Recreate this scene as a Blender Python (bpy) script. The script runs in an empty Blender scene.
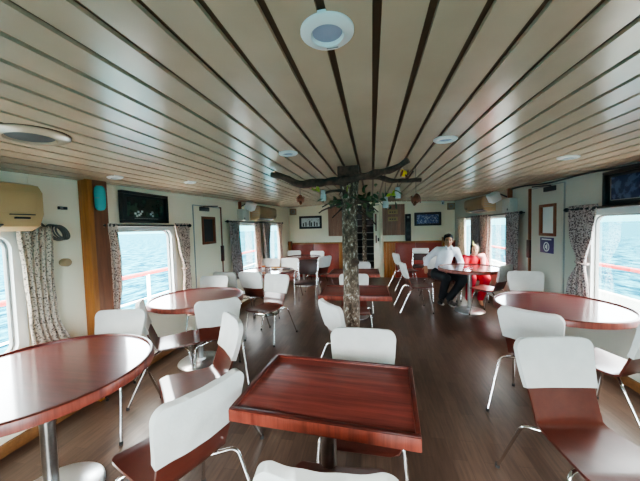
import bpy, bmesh, math, random
from mathutils import Vector, Matrix, noise
R = math.radians
PI = math.pi
scn = bpy.context.scene
COL = scn.collection
random.seed(7)

# ------------------------------------------------------------------ materials
def new_mat(name):
    m = bpy.data.materials.new(name); m.use_nodes = True
    nt = m.node_tree; b = nt.nodes['Principled BSDF']
    return m, nt, b
def N(nt, t, **kw):
    n = nt.nodes.new(t)
    for k, v in kw.items():
        if k in n.inputs.keys(): n.inputs[k].default_value = v
        else: setattr(n, k, v)
    return n
def ramp(nt, stops, interp='LINEAR'):
    n = nt.nodes.new('ShaderNodeValToRGB'); cr = n.color_ramp; cr.interpolation = interp
    cr.elements[0].position, cr.elements[0].color = stops[0][0], (*stops[0][1], 1)
    cr.elements[1].position, cr.elements[1].color = stops[-1][0], (*stops[-1][1], 1)
    for p, c in stops[1:-1]:
        e = cr.elements.new(p); e.color = (*c, 1)
    return n
def srgb(r, g, b):
    f = lambda c: (c/255/12.92) if c/255 <= .04045 else ((c/255+.055)/1.055)**2.4
    return (f(r), f(g), f(b))
def flat(name, col, rough=.5, metal=0., var=.08, scale=6., spec=.5, bump=0., bscale=200.):
    m, nt, b = new_mat(name)
    tc = N(nt, 'ShaderNodeTexCoord')
    no = N(nt, 'ShaderNodeTexNoise', Scale=scale, Detail=4.)
    nt.links.new(tc.outputs['Object'], no.inputs['Vector'])
    lo = tuple(c*(1-var) for c in col); hi = tuple(min(1, c*(1+var)) for c in col)
    r = ramp(nt, [(.3, lo), (.7, hi)])
    nt.links.new(no.outputs['Fac'], r.inputs['Fac']); nt.links.new(r.outputs['Color'], b.inputs['Base Color'])
    b.inputs['Roughness'].default_value = rough; b.inputs['Metallic'].default_value = metal
    b.inputs['Specular IOR Level'].default_value = spec
    if bump:
        n2 = N(nt, 'ShaderNodeTexNoise', Scale=bscale, Detail=3.)
        nt.links.new(tc.outputs['Object'], n2.inputs['Vector'])
        bp = N(nt, 'ShaderNodeBump', Strength=bump, Distance=.01)
        nt.links.new(n2.outputs['Fac'], bp.inputs['Height']); nt.links.new(bp.outputs['Normal'], b.inputs['Normal'])
    return m
def wood(name, c1, c2, stretch=(1, 14, 14), scale=3., rough=.35, detail=6., spec=.5, coat=0., cior=1.8):
    m, nt, b = new_mat(name)
    tc = N(nt, 'ShaderNodeTexCoord'); mp = N(nt, 'ShaderNodeMapping'); mp.inputs['Scale'].default_value = stretch
    no = N(nt, 'ShaderNodeTexNoise', Scale=scale, Detail=detail, Roughness=.65)
    nt.links.new(tc.outputs['Object'], mp.inputs['Vector']); nt.links.new(mp.outputs['Vector'], no.inputs['Vector'])
    r = ramp(nt, [(.3, c1), (.7, c2)])
    nt.links.new(no.outputs['Fac'], r.inputs['Fac']); nt.links.new(r.outputs['Color'], b.inputs['Base Color'])
    b.inputs['Roughness'].default_value = rough; b.inputs['Specular IOR Level'].default_value = spec
    if coat:
        b.inputs['Coat Weight'].default_value = coat; b.inputs['Coat IOR'].default_value = cior; b.inputs['Coat Roughness'].default_value = .1
    return m
M = {}
M['wall'] = flat('wall_paint', srgb(252, 241, 218), .5, var=.02, scale=2.)
M['wall_shaded'] = flat('wall_paint_backlit', srgb(200, 195, 182), .45, var=.03, scale=2.)  # backlit shade of the right wall and door put into the paint colour
M['plank'] = flat('ceiling_plank', srgb(190, 168, 146), .22, var=.06, scale=3., spec=.5)
M['groove'] = flat('ceiling_groove', srgb(92, 66, 48), .7)
M['post'] = wood('orange_wood', srgb(150, 88, 40), srgb(184, 116, 60), (14, 14, 1), 3., .4)
M['skirt'] = wood('skirting_wood', srgb(104, 66, 38), srgb(134, 88, 52), (1, 10, 10), 3., .5)
M['post_side'] = wood('brown_wood', srgb(112, 66, 46), srgb(140, 86, 62), (14, 14, 1), 3., .45)
M['redwood'] = wood('red_panel', srgb(142, 54, 44), srgb(164, 68, 56), (2, 2, 2), 4., .35)
M['panel_wood'] = wood('brown_panel_wood', srgb(160, 112, 94), srgb(190, 140, 120), (16, 16, 1), 3., .5)
M['trimred'] = wood('red_brown_trim', srgb(120, 60, 38), srgb(160, 92, 58), (14, 14, 1), 3., .4)
M['top'] = wood('mahogany_top', srgb(92, 40, 36), srgb(146, 70, 62), (1, 20, 20), 2.2, .42, spec=.35, coat=.15, cior=1.5)
M['top_dark'] = wood('mahogany_top_dark', srgb(66, 24, 26), srgb(94, 38, 38), (1, 14, 14), 2.2, .35, spec=.3, coat=1., cior=1.6)
M['band'] = wood('mahogany_band', srgb(104, 42, 34), srgb(156, 74, 58), (16, 16, 1), 2.4, .35)
M['rimdark'] = wood('mahogany_rim', srgb(64, 24, 20), srgb(96, 38, 30), (6, 6, 6), 3., .3)
M['shell'] = wood('brown_shell', srgb(84, 36, 29), srgb(102, 48, 38), (2, 2, 2), 4., .3, spec=.5, coat=.5, cior=1.55)
M['darkshell'] = flat('dark_brown_leather', srgb(62, 36, 32), .4)
M['cover'] = flat('white_cover', srgb(214, 211, 206), .85, var=.04, scale=14., bump=.15, bscale=60.)
M['chrome'] = flat('chrome', (.78, .78, .78), .18, 1., var=.03)
M['basemetal'] = flat('polished_steel', (.80, .84, .88), .3, 1., var=.04)
M['pole'] = flat('brushed_steel', (.42, .41, .40), .3, 1., var=.15, scale=20.)
M['black'] = flat('black_plastic', srgb(26, 25, 26), .35)
M['rubber'] = flat('dark_rubber', srgb(48, 46, 46), .7)
M['white'] = flat('white_plastic', srgb(226, 228, 226), .4, var=.02)
M['box_grey'] = flat('pale_grey_plastic', srgb(196, 198, 192), .45)
M['cream'] = flat('cream_plastic', srgb(198, 164, 120), .4, var=.03)
M['cream2'] = flat('aged_beige_plastic', srgb(172, 144, 112), .45, var=.05)
M['grey'] = flat('grey_plastic', srgb(150, 152, 150), .5)
M['darkgrey'] = flat('dark_grey', srgb(60, 60, 62), .5)
M['lens'] = flat('light_lens', srgb(160, 170, 190), .25)
M['teal'] = flat('teal_plastic', srgb(40, 170, 172), .25)
M['skin'] = flat('skin', srgb(176, 122, 94), .5, var=.06, scale=12.)
M['skin_light'] = flat('skin_light', srgb(214, 168, 140), .5, var=.05, scale=12.)
M['hair'] = flat('black_hair', srgb(26, 20, 19), .6, var=.2, scale=40., spec=.2)
M['shirt'] = flat('white_shirt', srgb(228, 230, 238), .8, var=.04, scale=12., bump=.3, bscale=30.)
M['trouser'] = flat('black_trousers', srgb(26, 27, 32), .7, bump=.2, bscale=30.)
M['red'] = flat('red_cloth', srgb(214, 36, 58), .7, var=.12, scale=14., bump=.2, bscale=30.)
M['pink'] = flat('pink_scarf', srgb(240, 166, 166), .8, var=.1, scale=20.)
M['yellow'] = flat('pale_yellow_cloth', srgb(236, 218, 150), .6)
M['rail_red'] = flat('red_rail_paint', srgb(196, 28, 44), .5)
M['rail_white'] = flat('white_rail_paint', srgb(232, 238, 240), .5)
M['deck'] = flat('white_deck', srgb(205, 212, 214), .6)
M['purple'] = flat('purple_sign', srgb(74, 58, 108), .4)
M['cable'] = flat('grey_cable', srgb(92, 92, 88), .5)
M['food'] = flat('snack', srgb(204, 150, 80), .6, var=.3, scale=60.)
M['orange'] = flat('orange_paper', srgb(226, 120, 60), .5)
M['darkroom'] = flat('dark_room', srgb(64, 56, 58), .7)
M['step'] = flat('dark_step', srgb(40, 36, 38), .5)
M['step_edge'] = flat('grey_step_edge', srgb(168, 166, 164), .4)
M['leaf'] = flat('green_leaf', srgb(70, 82, 50), .5, var=.5, scale=9.)
M['leaf_yellow'] = flat('yellow_leaf', srgb(150, 160, 50), .5, var=.3, scale=9.)
M['ornament'] = flat('brown_ornament', srgb(128, 70, 48), .6, var=.35, scale=30.)
M['bird_yellow'] = flat('yellow_ornament', srgb(214, 178, 40), .5, var=.2, scale=30.)
M['screenimg'] = None

def bark():
    m, nt, b = new_mat('bark')
    tc = N(nt, 'ShaderNodeTexCoord'); mp = N(nt, 'ShaderNodeMapping'); mp.inputs['Scale'].default_value = (1, 1, .55)
    nt.links.new(tc.outputs['Object'], mp.inputs['Vector'])
    v = N(nt, 'ShaderNodeTexNoise', Scale=34., Detail=6., Roughness=.75)
    nt.links.new(mp.outputs['Vector'], v.inputs['Vector'])
    r = ramp(nt, [(.30, srgb(44, 32, 26)), (.46, srgb(92, 72, 58)), (.56, srgb(130, 108, 92)), (.64, srgb(216, 206, 194))])
    nt.links.new(v.outputs['Fac'], r.inputs['Fac']); nt.links.new(r.outputs['Color'], b.inputs['Base Color'])
    bp = N(nt, 'ShaderNodeBump', Strength=.9, Distance=.02)
    nt.links.new(v.outputs['Fac'], bp.inputs['Height']); nt.links.new(bp.outputs['Normal'], b.inputs['Normal'])
    b.inputs['Roughness'].default_value = .8
    return m
M['bark'] = bark()
M['branch'] = flat('dark_branch', srgb(84, 62, 52), .8, var=.4, scale=25., bump=.8, bscale=40.)

def floor_mat():
    m, nt, b = new_mat('floor_planks')
    tc = N(nt, 'ShaderNodeTexCoord'); mp = N(nt, 'ShaderNodeMapping'); mp.inputs['Rotation'].default_value = (0, 0, R(90))
    nt.links.new(tc.outputs['Object'], mp.inputs['Vector'])
    br = N(nt, 'ShaderNodeTexBrick'); br.offset = .37
    br.inputs['Scale'].default_value = 1.; br.inputs['Brick Width'].default_value = .46; br.inputs['Row Height'].default_value = .095
    br.inputs['Mortar Size'].default_value = .0012; br.inputs['Mortar Smooth'].default_value = 0.
    br.inputs['Color1'].default_value = (*srgb(76, 58, 50), 1); br.inputs['Color2'].default_value = (*srgb(97, 76, 66), 1)
    br.inputs['Mortar'].default_value = (*srgb(74, 56, 48), 1)
    nt.links.new(mp.outputs['Vector'], br.inputs['Vector'])
    mp2 = N(nt, 'ShaderNodeMapping'); mp2.inputs['Scale'].default_value = (22, 2, 1)
    nt.links.new(tc.outputs['Object'], mp2.inputs['Vector'])
    no = N(nt, 'ShaderNodeTexNoise', Scale=2.5, Detail=6.); nt.links.new(mp2.outputs['Vector'], no.inputs['Vector'])
    r = ramp(nt, [(.3, (.7, .7, .7)), (.7, (1.15, 1.15, 1.15))]); nt.links.new(no.outputs['Fac'], r.inputs['Fac'])
    mx = N(nt, 'ShaderNodeMix', data_type='RGBA', blend_type='MULTIPLY'); mx.inputs[0].default_value = 1.
    nt.links.new(br.outputs['Color'], mx.inputs[6]); nt.links.new(r.outputs['Color'], mx.inputs[7])
    nt.links.new(mx.outputs[2], b.inputs['Base Color'])
    n3 = N(nt, 'ShaderNodeTexNoise', Scale=3., Detail=5.); nt.links.new(tc.outputs['Object'], n3.inputs['Vector'])
    rr = ramp(nt, [(.3, (.26,)*3), (.7, (.42,)*3)]); nt.links.new(n3.outputs['Fac'], rr.inputs['Fac'])
    b.inputs['Roughness'].default_value = .32
    b.inputs['Specular IOR Level'].default_value = .5
    return m
M['floor'] = floor_mat()

def curtain_mat(name, base, dark, scale=46., thr=.5):
    m, nt, b = new_mat(name)
    tc = N(nt, 'ShaderNodeTexCoord')
    no = N(nt, 'ShaderNodeTexNoise', Scale=scale, Detail=3., Roughness=.7)
    vo = N(nt, 'ShaderNodeTexVoronoi', Scale=scale*.8)
    nt.links.new(tc.outputs['Object'], no.inputs['Vector']); nt.links.new(tc.outputs['Object'], vo.inputs['Vector'])
    ad = N(nt, 'ShaderNodeMath', operation='ADD')
    sc = N(nt, 'ShaderNodeMath', operation='MULTIPLY'); sc.inputs[1].default_value = .35
    nt.links.new(vo.outputs['Distance'], sc.inputs[0]); nt.links.new(no.outputs['Fac'], ad.inputs[0]); nt.links.new(sc.outputs[0], ad.inputs[1])
    r = ramp(nt, [(thr, dark), (thr+.06, tuple((a+c)/2 for a, c in zip(base, dark))), (thr+.12, base)])
    nt.links.new(ad.outputs[0], r.inputs['Fac']); nt.links.new(r.outputs['Color'], b.inputs['Base Color'])
    b.inputs['Roughness'].default_value = .85
    tl = N(nt, 'ShaderNodeBsdfTranslucent'); nt.links.new(r.outputs['Color'], tl.inputs['Color'])
    mx = N(nt, 'ShaderNodeMixShader'); mx.inputs[0].default_value = .22
    out = nt.nodes['Material Output']
    nt.links.new(b.outputs[0], mx.inputs[1]); nt.links.new(tl.outputs[0], mx.inputs[2]); nt.links.new(mx.outputs[0], out.inputs['Surface'])
    return m
M['curtain'] = curtain_mat('floral_curtain', srgb(226, 200, 186), srgb(100, 66, 66), 75., .55)
M['curtain_dark'] = curtain_mat('dark_floral_curtain', srgb(196, 180, 176), srgb(84, 64, 72), 75., .58)
M['curtain_pale'] = curtain_mat('pale_floral_curtain', srgb(232, 214, 196), srgb(108, 92, 86), 90., .54)

def glass_mat():
    m = bpy.data.materials.new('window_glass'); m.use_nodes = True; nt = m.node_tree; nt.nodes.clear()
    o = nt.nodes.new('ShaderNodeOutputMaterial'); mx = nt.nodes.new('ShaderNodeMixShader')
    t = nt.nodes.new('ShaderNodeBsdfTransparent'); t.inputs[0].default_value = (.96, .99, 1, 1)
    g = nt.nodes.new('ShaderNodeBsdfGlossy'); g.inputs['Roughness'].default_value = .02
    fr = nt.nodes.new('ShaderNodeFresnel'); fr.inputs[0].default_value = 1.3
    ml = nt.nodes.new('ShaderNodeMath'); ml.operation = 'MULTIPLY'; ml.inputs[1].default_value = .35
    nt.links.new(fr.outputs[0], ml.inputs[0]); nt.links.new(ml.outputs[0], mx.inputs[0])
    nt.links.new(t.outputs[0], mx.inputs[1]); nt.links.new(g.outputs[0], mx.inputs[2]); nt.links.new(mx.outputs[0], o.inputs[0])
    return m
M['glass'] = glass_mat()
def mesh_panel_mat():
    m = bpy.data.materials.new('white_netting'); m.use_nodes = True; nt = m.node_tree; nt.nodes.clear()
    o = nt.nodes.new('ShaderNodeOutputMaterial'); mx = nt.nodes.new('ShaderNodeMixShader')
    t = nt.nodes.new('ShaderNodeBsdfTransparent'); d = nt.nodes.new('ShaderNodeBsdfDiffuse'); d.inputs[0].default_value = (.9, .95, .97, 1)
    tc = nt.nodes.new('ShaderNodeTexCoord'); w = nt.nodes.new('ShaderNodeTexChecker'); w.inputs['Scale'].default_value = 60
    nt.links.new(tc.outputs['Object'], w.inputs['Vector'])
    a = nt.nodes.new('ShaderNodeMath'); a.operation = 'MULTIPLY_ADD'; a.inputs[1].default_value = .5; a.inputs[2].default_value = .35
    nt.links.new(w.outputs['Fac'], a.inputs[0]); nt.links.new(a.outputs[0], mx.inputs[0])
    nt.links.new(t.outputs[0], mx.inputs[1]); nt.links.new(d.outputs[0], mx.inputs[2]); nt.links.new(mx.outputs[0], o.inputs[0])
    return m
M['net'] = mesh_panel_mat()
def water_mat():
    m, nt, b = new_mat('sea_water')
    tc = N(nt, 'ShaderNodeTexCoord'); mp = N(nt, 'ShaderNodeMapping'); mp.inputs['Scale'].default_value = (1, .35, 1)
    nt.links.new(tc.outputs['Object'], mp.inputs['Vector'])
    no = N(nt, 'ShaderNodeTexNoise', Scale=1.3, Detail=8., Roughness=.75); nt.links.new(mp.outputs['Vector'], no.inputs['Vector'])
    r = ramp(nt, [(.40, (.0,.020,.045)), (.49, (.002,.075,.115)), (.58, (.03,.19,.24))])
    nt.links.new(no.outputs['Fac'], r.inputs['Fac']); nt.links.new(r.outputs['Color'], b.inputs['Base Color'])
    bp = N(nt, 'ShaderNodeBump', Strength=.35, Distance=.3)
    nt.links.new(no.outputs['Fac'], bp.inputs['Height']); nt.links.new(bp.outputs['Normal'], b.inputs['Normal'])
    b.inputs['Roughness'].default_value = .5; b.inputs['Specular IOR Level'].default_value = .0
    return m
M['water'] = water_mat()
def picture_mat(name, bg, blot, scale, thr):
    m, nt, b = new_mat(name)
    tc = N(nt, 'ShaderNodeTexCoord')
    no = N(nt, 'ShaderNodeTexNoise', Scale=scale, Detail=3., Roughness=.6); nt.links.new(tc.outputs['Object'], no.inputs['Vector'])
    r = ramp(nt, [(thr, bg), (thr+.08, blot)]); nt.links.new(no.outputs['Fac'], r.inputs['Fac'])
    nt.links.new(r.outputs['Color'], b.inputs['Base Color']); b.inputs['Roughness'].default_value = .12
    return m
M['pic_navy'] = picture_mat('navy_picture', srgb(34, 48, 84), srgb(84, 104, 138), 14., .5)
M['pic_blue'] = picture_mat('blue_picture', srgb(92, 108, 156), srgb(190, 198, 220), 26., .52)
M['pic_white'] = picture_mat('white_picture', srgb(214, 222, 222), srgb(120, 128, 130), 22., .6)
M['pic_dark'] = picture_mat('dark_green_picture', srgb(26, 38, 34), srgb(64, 86, 74), 10., .5)

# ------------------------------------------------------------------ mesh helpers
def finish(name, bm, mats, parent=None, smooth=True, angle=38, loc=None):
    me = bpy.data.meshes.new(name)
    bmesh.ops.recalc_face_normals(bm, faces=bm.faces[:])
    bm.to_mesh(me); bm.free()
    if not isinstance(mats, (list, tuple)): mats = [mats]
    for m in mats: me.materials.append(m)
    if smooth:
        me.polygons.foreach_set('use_smooth', [True]*len(me.polygons))
        me.set_sharp_from_angle(angle=R(angle))
    o = bpy.data.objects.new(name, me); COL.objects.link(o)
    if parent: o.parent = parent
    if loc is not None: o.location = loc
    return o
def tag(o, label=None, cat=None, group=None, kind=None):
    if label: o['label'] = label
    if cat: o['category'] = cat
    if group: o['group'] = group
    if kind: o['kind'] = kind
    return o
def empty(name, label, cat, loc=(0, 0, 0), rz=0., group=None):
    o = bpy.data.objects.new(name, None); COL.objects.link(o); o.location = loc; o.rotation_euler = (0, 0, rz)
    o.empty_display_size = .1
    return tag(o, label, cat, group)
def struct(o): o['kind'] = 'structure'; return o
def box(bm, x0, x1, y0, y1, z0, z1, bev=0., mi=0, mat=None, seg=2):
    r = bmesh.ops.create_cube(bm, size=1.)
    vs = r['verts']
    for v in vs:
        v.co = Vector(((x0+x1)/2+v.co.x*(x1-x0), (y0+y1)/2+v.co.y*(y1-y0), (z0+z1)/2+v.co.z*(z1-z0)))
    es = list({e for v in vs for e in v.link_edges}); fs = list({f for v in vs for f in v.link_faces})
    if bev:
        rr = bmesh.ops.bevel(bm, geom=es, offset=bev, segments=seg, affect='EDGES', profile=.5)
        vs = list({v for v in rr['verts']} | {v for v in vs if v.is_valid}); fs = list({f for v in vs for f in v.link_faces})
    for f in fs: f.material_index = mi
    if mat is not None:
        for v in vs: v.co = mat @ v.co
    return vs
def boxobj(name, dims, m, parent=None, bev=.004, loc=None):
    bm = bmesh.new(); box(bm, *dims, bev=bev); return finish(name, bm, m, parent, loc=loc)
def lathe(bm, prof, cx=0, cy=0, seg=40, mi=0, mat=None, z0=0.):
    rings = []; vs = []
    for r, z in prof:
        if r < 1e-5: ring = [bm.verts.new((cx, cy, z+z0))]
        else: ring = [bm.verts.new((cx+r*math.cos(2*PI*k/seg), cy+r*math.sin(2*PI*k/seg), z+z0)) for k in range(seg)]
        rings.append(ring); vs += ring
    for a, b in zip(rings, rings[1:]):
        for k in range(seg):
            k2 = (k+1) % seg
            if len(a) == 1 and len(b) == 1: continue
            if len(a) == 1: f = bm.faces.new((a[0], b[k], b[k2]))
            elif len(b) == 1: f = bm.faces.new((a[k], b[0], a[k2]))
            else: f = bm.faces.new((a[k], b[k], b[k2], a[k2]))
            f.material_index = mi
    if mat is not None:
        for v in vs: v.co = mat @ v.co
    return vs
def round_path(pts, rad, n=5):
    pts = [Vector(p) for p in pts]; out = [pts[0]]
    for i in range(1, len(pts)-1):
        a, b, c = pts[i-1], pts[i], pts[i+1]
        d1 = (a-b); d2 = (c-b); r = min(rad, d1.length*.45, d2.length*.45)
        p = b+d1.normalized()*r; q = b+d2.normalized()*r
        for k in range(n+1):
            t = k/n; out.append(p*(1-t)**2+b*2*t*(1-t)+q*t*t)
    out.append(pts[-1]); return out
def tube(bm, pts, r, seg=10, mi=0, cap=True):
    pts = [Vector(p) for p in pts]; n = len(pts)
    rs = r if isinstance(r, (list, tuple)) else [r]*n
    rings = []; up = None
    for i in range(n):
        d = (pts[min(i+1, n-1)]-pts[max(i-1, 0)]).normalized()
        if up is None:
            up = Vector((0, 0, 1)) if abs(d.z) < .9 else Vector((1, 0, 0))
        s = d.cross(up).normalized(); up = s.cross(d).normalized()
        rings.append([bm.verts.new(pts[i]+(s*math.cos(2*PI*k/seg)+up*math.sin(2*PI*k/seg))*rs[i]) for k in range(seg)])
    for a, b in zip(rings, rings[1:]):
        for k in range(seg):
            f = bm.faces.new((a[k], a[(k+1) % seg], b[(k+1) % seg], b[k])); f.material_index = mi
    if cap:
        bm.faces.new(rings[0]).material_index = mi; bm.faces.new(rings[-1]).material_index = mi
def tubeobj(name, pts, r, m, parent=None, seg=10):
    bm = bmesh.new(); tube(bm, pts, r, seg); return finish(name, bm, m, parent, angle=60)
def ell(bm, c, r, u=16, v=10, mat=None, mi=0):
    rr = bmesh.ops.create_uvsphere(bm, u_segments=u, v_segments=v, radius=1.)
    for q in rr['verts']:
        q.co = Vector((q.co.x*r[0], q.co.y*r[1], q.co.z*r[2]))
        if mat is not None: q.co = mat @ q.co
        q.co += Vector(c)
    for f in {f for q in rr['verts'] for f in q.link_faces}: f.material_index = mi

# ------------------------------------------------------------------ room measures (metres; camera stands at x=0, y=0)
XL, XR, YB, Y0 = -2.5, 2.25, 8.3, -1.3
def zc(x, y):
    yy = max(y, 0.)
    return 2.02+.02*yy-max(.04, .11-.006*yy)*((x+.12)/2.37)**2

# ------------------------------------------------------------------ setting
def wall_side(name, x, out, holes, m, ztop=2.26, y0=Y0, y1=YB, th=.07):
    bm = bmesh.new()
    ys = sorted({y0, y1, *[h[0] for h in holes], *[h[1] for h in holes]})
    zs = sorted({0., ztop, *[h[2] for h in holes], *[h[3] for h in holes]})
    xo = x+out*th
    def inh(y, z): return any(h[0] < y < h[1] and h[2] < z < h[3] for h in holes)
    def quad(*p): bm.faces.new([bm.verts.new(q) for q in p])
    for a, b in zip(ys, ys[1:]):
        for c, d in zip(zs, zs[1:]):
            if inh((a+b)/2, (c+d)/2): continue
            for xx in (x, xo): quad((xx, a, c), (xx, b, c), (xx, b, d), (xx, a, d))
    for h in holes:
        a, b, c, d = h
        quad((x, a, c), (xo, a, c), (xo, b, c), (x, b, c)); quad((x, a, d), (xo, a, d), (xo, b, d), (x, b, d))
        quad((x, a, c), (xo, a, c), (xo, a, d), (x, a, d)); quad((x, b, c), (xo, b, c), (xo, b, d), (x, b, d))
    quad((x, y0, ztop), (xo, y0, ztop), (xo, y1, ztop), (x, y1, ztop)); quad((x, y0, 0), (xo, y0, 0), (xo, y1, 0), (x, y1, 0))
    quad((x, y0, 0), (xo, y0, 0), (xo, y0, ztop), (x, y0, ztop)); quad((x, y1, 0), (xo, y1, 0), (xo, y1, ztop), (x, y1, ztop))
    bmesh.ops.remove_doubles(bm, verts=bm.verts[:], dist=1e-5)
    return struct(finish(name, bm, m, smooth=False))
winL = [(.62, 1.56, .62, 1.53), (2.28, 3.16, .62, 1.55), (4.92, 5.86, .62, 1.62), (6.45, 7.38, .62, 1.62)]
winR = [(2.2, 3.4, .58, 1.58), (5.12, 6.08, .62, 1.62), (6.85, 7.6, .62, 1.62)]
wall_side('wall_left', XL, -1, winL, M['wall'])
wall_side('wall_right', XR, 1, winR, M['wall_shaded'])

def rrect(y0, y1, z0, z1, r, n=6):
    pts = []
    for cy, cz, a0 in ((y1-r, z1-r, 0), (y0+r, z1-r, 90), (y0+r, z0+r, 180), (y1-r, z0+r, 270)):
        for k in range(n+1):
            a = R(a0+90*k/n); pts.append((cy+r*math.cos(a), cz+r*math.sin(a)))
    return pts
def ring_solid(bm, outer, inner, xa, xb, mi=0):
    n = len(outer)
    v = [[bm.verts.new((x, p[0], p[1])) for p in loop] for x in (xa, xb) for loop in (outer, inner)]
    oa, ia, ob, ib = v
    for k in range(n):
        j = (k+1) % n
        for q in ((oa[k], oa[j], ia[j], ia[k]), (ob[k], ob[j], ib[j], ib[k]), (oa[k], oa[j], ob[j], ob[k]), (ia[k], ia[j], ib[j], ib[k])):
            bm.faces.new(q).material_index = mi
def window(n, x, out, h):
    y0, y1, z0, z1 = h
    root = bpy.data.objects.new('window_%d' % n, None); COL.objects.link(root); root.location = (x, (y0+y1)/2, z0); root['kind'] = 'structure'
    cy = (y0+y1)/2
    L = lambda pts: [(p[0]-cy, p[1]-z0) for p in pts]
    bm = bmesh.new()
    ring_solid(bm, L(rrect(y0-.03, y1+.03, z0-.03, z1+.03, .07)), L(rrect(y0+.03, y1-.03, z0+.03, z1-.03, .09)), -out*.014, out*.06)
    struct(finish('window_frame', bm, M['white'], root))
    bm = bmesh.new()
    ring_solid(bm, L(rrect(y0+.026, y1-.026, z0+.026, z1-.026, .09)), L(rrect(y0+.045, y1-.045, z0+.045, z1-.045, .08)), out*.02, out*.05)
    struct(finish('window_gasket', bm, M['grey'], root))
    bm = bmesh.new()
    bm.faces.new([bm.verts.new((out*.035, p[0], p[1])) for p in L(rrect(y0+.04, y1-.04, z0+.04, z1-.04, .08))])
    struct(finish('window_pane', bm, M['glass'], root, smooth=False))
for i, h in enumerate(winL): window(i+1, XL, -1, h)
for i, h in enumerate(winR): window(i+5, XR, 1, h)

# floor
bm = bmesh.new(); box(bm, XL-.07, XR+.07, Y0, YB+1.6, -.06, 0.); struct(finish('floor', bm, M['floor'], smooth=False))
# ceiling with long recessed joints
bm = bmesh.new()
pitch = .1355; ysg = [Y0+(YB+.05-Y0)*k/14 for k in range(15)]
k0 = int((XL-.1)/pitch)-1
for k in range(k0, 20):
    gx = .022+k*pitch
    a, b = gx+.0115, gx+pitch-.0115
    a2, b2 = max(a, XL-.02), min(b, XR+.02)
    if b2 <= a2: continue
    rows = []
    for y in ysg:
        rows.append([bm.verts.new((a2, y, zc(a2, y)+.014)), bm.verts.new((a2, y, zc(a2, y))), bm.verts.new((b2, y, zc(b2, y))), bm.verts.new((b2, y, zc(b2, y)+.014))])
    for p, q in zip(rows, rows[1:]):
        for j in range(3): bm.faces.new((p[j], p[j+1], q[j+1], q[j]))
xs = [XL-.07+(XR-XL+.14)*k/20 for k in range(21)]
g = [[bm.verts.new((x, y, zc(x, y)+.013)) for x in xs] for y in ysg]
for p, q in zip(g, g[1:]):
    for j in range(20): bm.faces.new((p[j], p[j+1], q[j+1], q[j])).material_index = 1
struct(finish('ceiling', bm, [M['plank'], M['groove']], smooth=False))

# back wall with an opening
DX0, DX1, DZ = -.5, .27, 2.12
bm = bmesh.new()
box(bm, XL-.07, DX0, YB, YB+.08, 0, 2.26); box(bm, DX1, XR+.07, YB, YB+.08, 0, 2.26); box(bm, DX0, DX1, YB, YB+.08, DZ, 2.26)
struct(finish('wall_back', bm, M['wall'], smooth=False))
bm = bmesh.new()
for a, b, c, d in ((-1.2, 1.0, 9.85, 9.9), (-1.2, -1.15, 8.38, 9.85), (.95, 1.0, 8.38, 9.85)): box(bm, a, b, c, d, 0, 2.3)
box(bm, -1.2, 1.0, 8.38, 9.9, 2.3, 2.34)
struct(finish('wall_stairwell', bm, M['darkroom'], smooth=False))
# unseen rear wall, added with its wide opening to cut light from behind
bm = bmesh.new()
box(bm, XL-.07, -.75, Y0-.08, Y0, 0, 2.26); box(bm, .75, XR+.07, Y0-.08, Y0, 0, 2.26); box(bm, -.75, .75, Y0-.08, Y0, 2.0, 2.26)
struct(finish('wall_rear_added', bm, M['wall'], smooth=False))
# door frame and open white leaf in the back opening
door = bpy.data.objects.new('door_3', None); COL.objects.link(door); door.location = (.27, YB, 0); door['kind'] = 'structure'
bm = bmesh.new(); box(bm, -.05, 0.03, -.02, .1, 0, DZ, .004); box(bm, -.8, -.77, -.02, .1, 0, DZ, .004); box(bm, -.8, .03, -.02, .1, DZ, DZ+.04, .004)
struct(finish('door_frame', bm, M['wall'], door))
rot = Matrix.Translation((-.05, .0, 0)) @ Matrix.Rotation(R(-96), 4, 'Z')
lf = Matrix.Translation((-.05, .02, 0)) @ Matrix.Rotation(R(148), 4, 'Z')
bm = bmesh.new(); box(bm, 0, .2, -.02, .02, .02, DZ-.02, .004, mat=lf); struct(finish('door_leaf', bm, M['wall'], door))
bm = bmesh.new(); box(bm, .09, .13, .02, .03, 1.35, 1.85, .003, mat=lf); box(bm, .09, .13, .02, .03, 1.0, 1.22, .003, mat=lf); struct(finish('door_trim', bm, M['trimred'], door))
bm = bmesh.new(); box(bm, .015, .05, .02, .045, 1.05, 1.15, .004, mat=lf); struct(finish('door_handle', bm, M['black'], door))
# stairs seen in the dark opening
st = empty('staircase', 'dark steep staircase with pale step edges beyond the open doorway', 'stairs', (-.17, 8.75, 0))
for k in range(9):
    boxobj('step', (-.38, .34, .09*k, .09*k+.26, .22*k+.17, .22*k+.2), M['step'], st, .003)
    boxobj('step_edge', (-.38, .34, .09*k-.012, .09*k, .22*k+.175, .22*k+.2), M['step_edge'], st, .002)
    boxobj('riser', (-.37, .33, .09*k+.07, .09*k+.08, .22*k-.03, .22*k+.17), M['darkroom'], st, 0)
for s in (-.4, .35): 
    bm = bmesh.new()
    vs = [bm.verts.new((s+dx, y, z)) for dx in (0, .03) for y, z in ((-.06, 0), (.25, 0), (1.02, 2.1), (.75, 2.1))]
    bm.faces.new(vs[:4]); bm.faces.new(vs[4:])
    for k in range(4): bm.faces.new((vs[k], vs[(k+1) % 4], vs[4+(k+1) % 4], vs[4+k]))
    finish('stringer', bm, M['step'], st, smooth=False)

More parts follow.
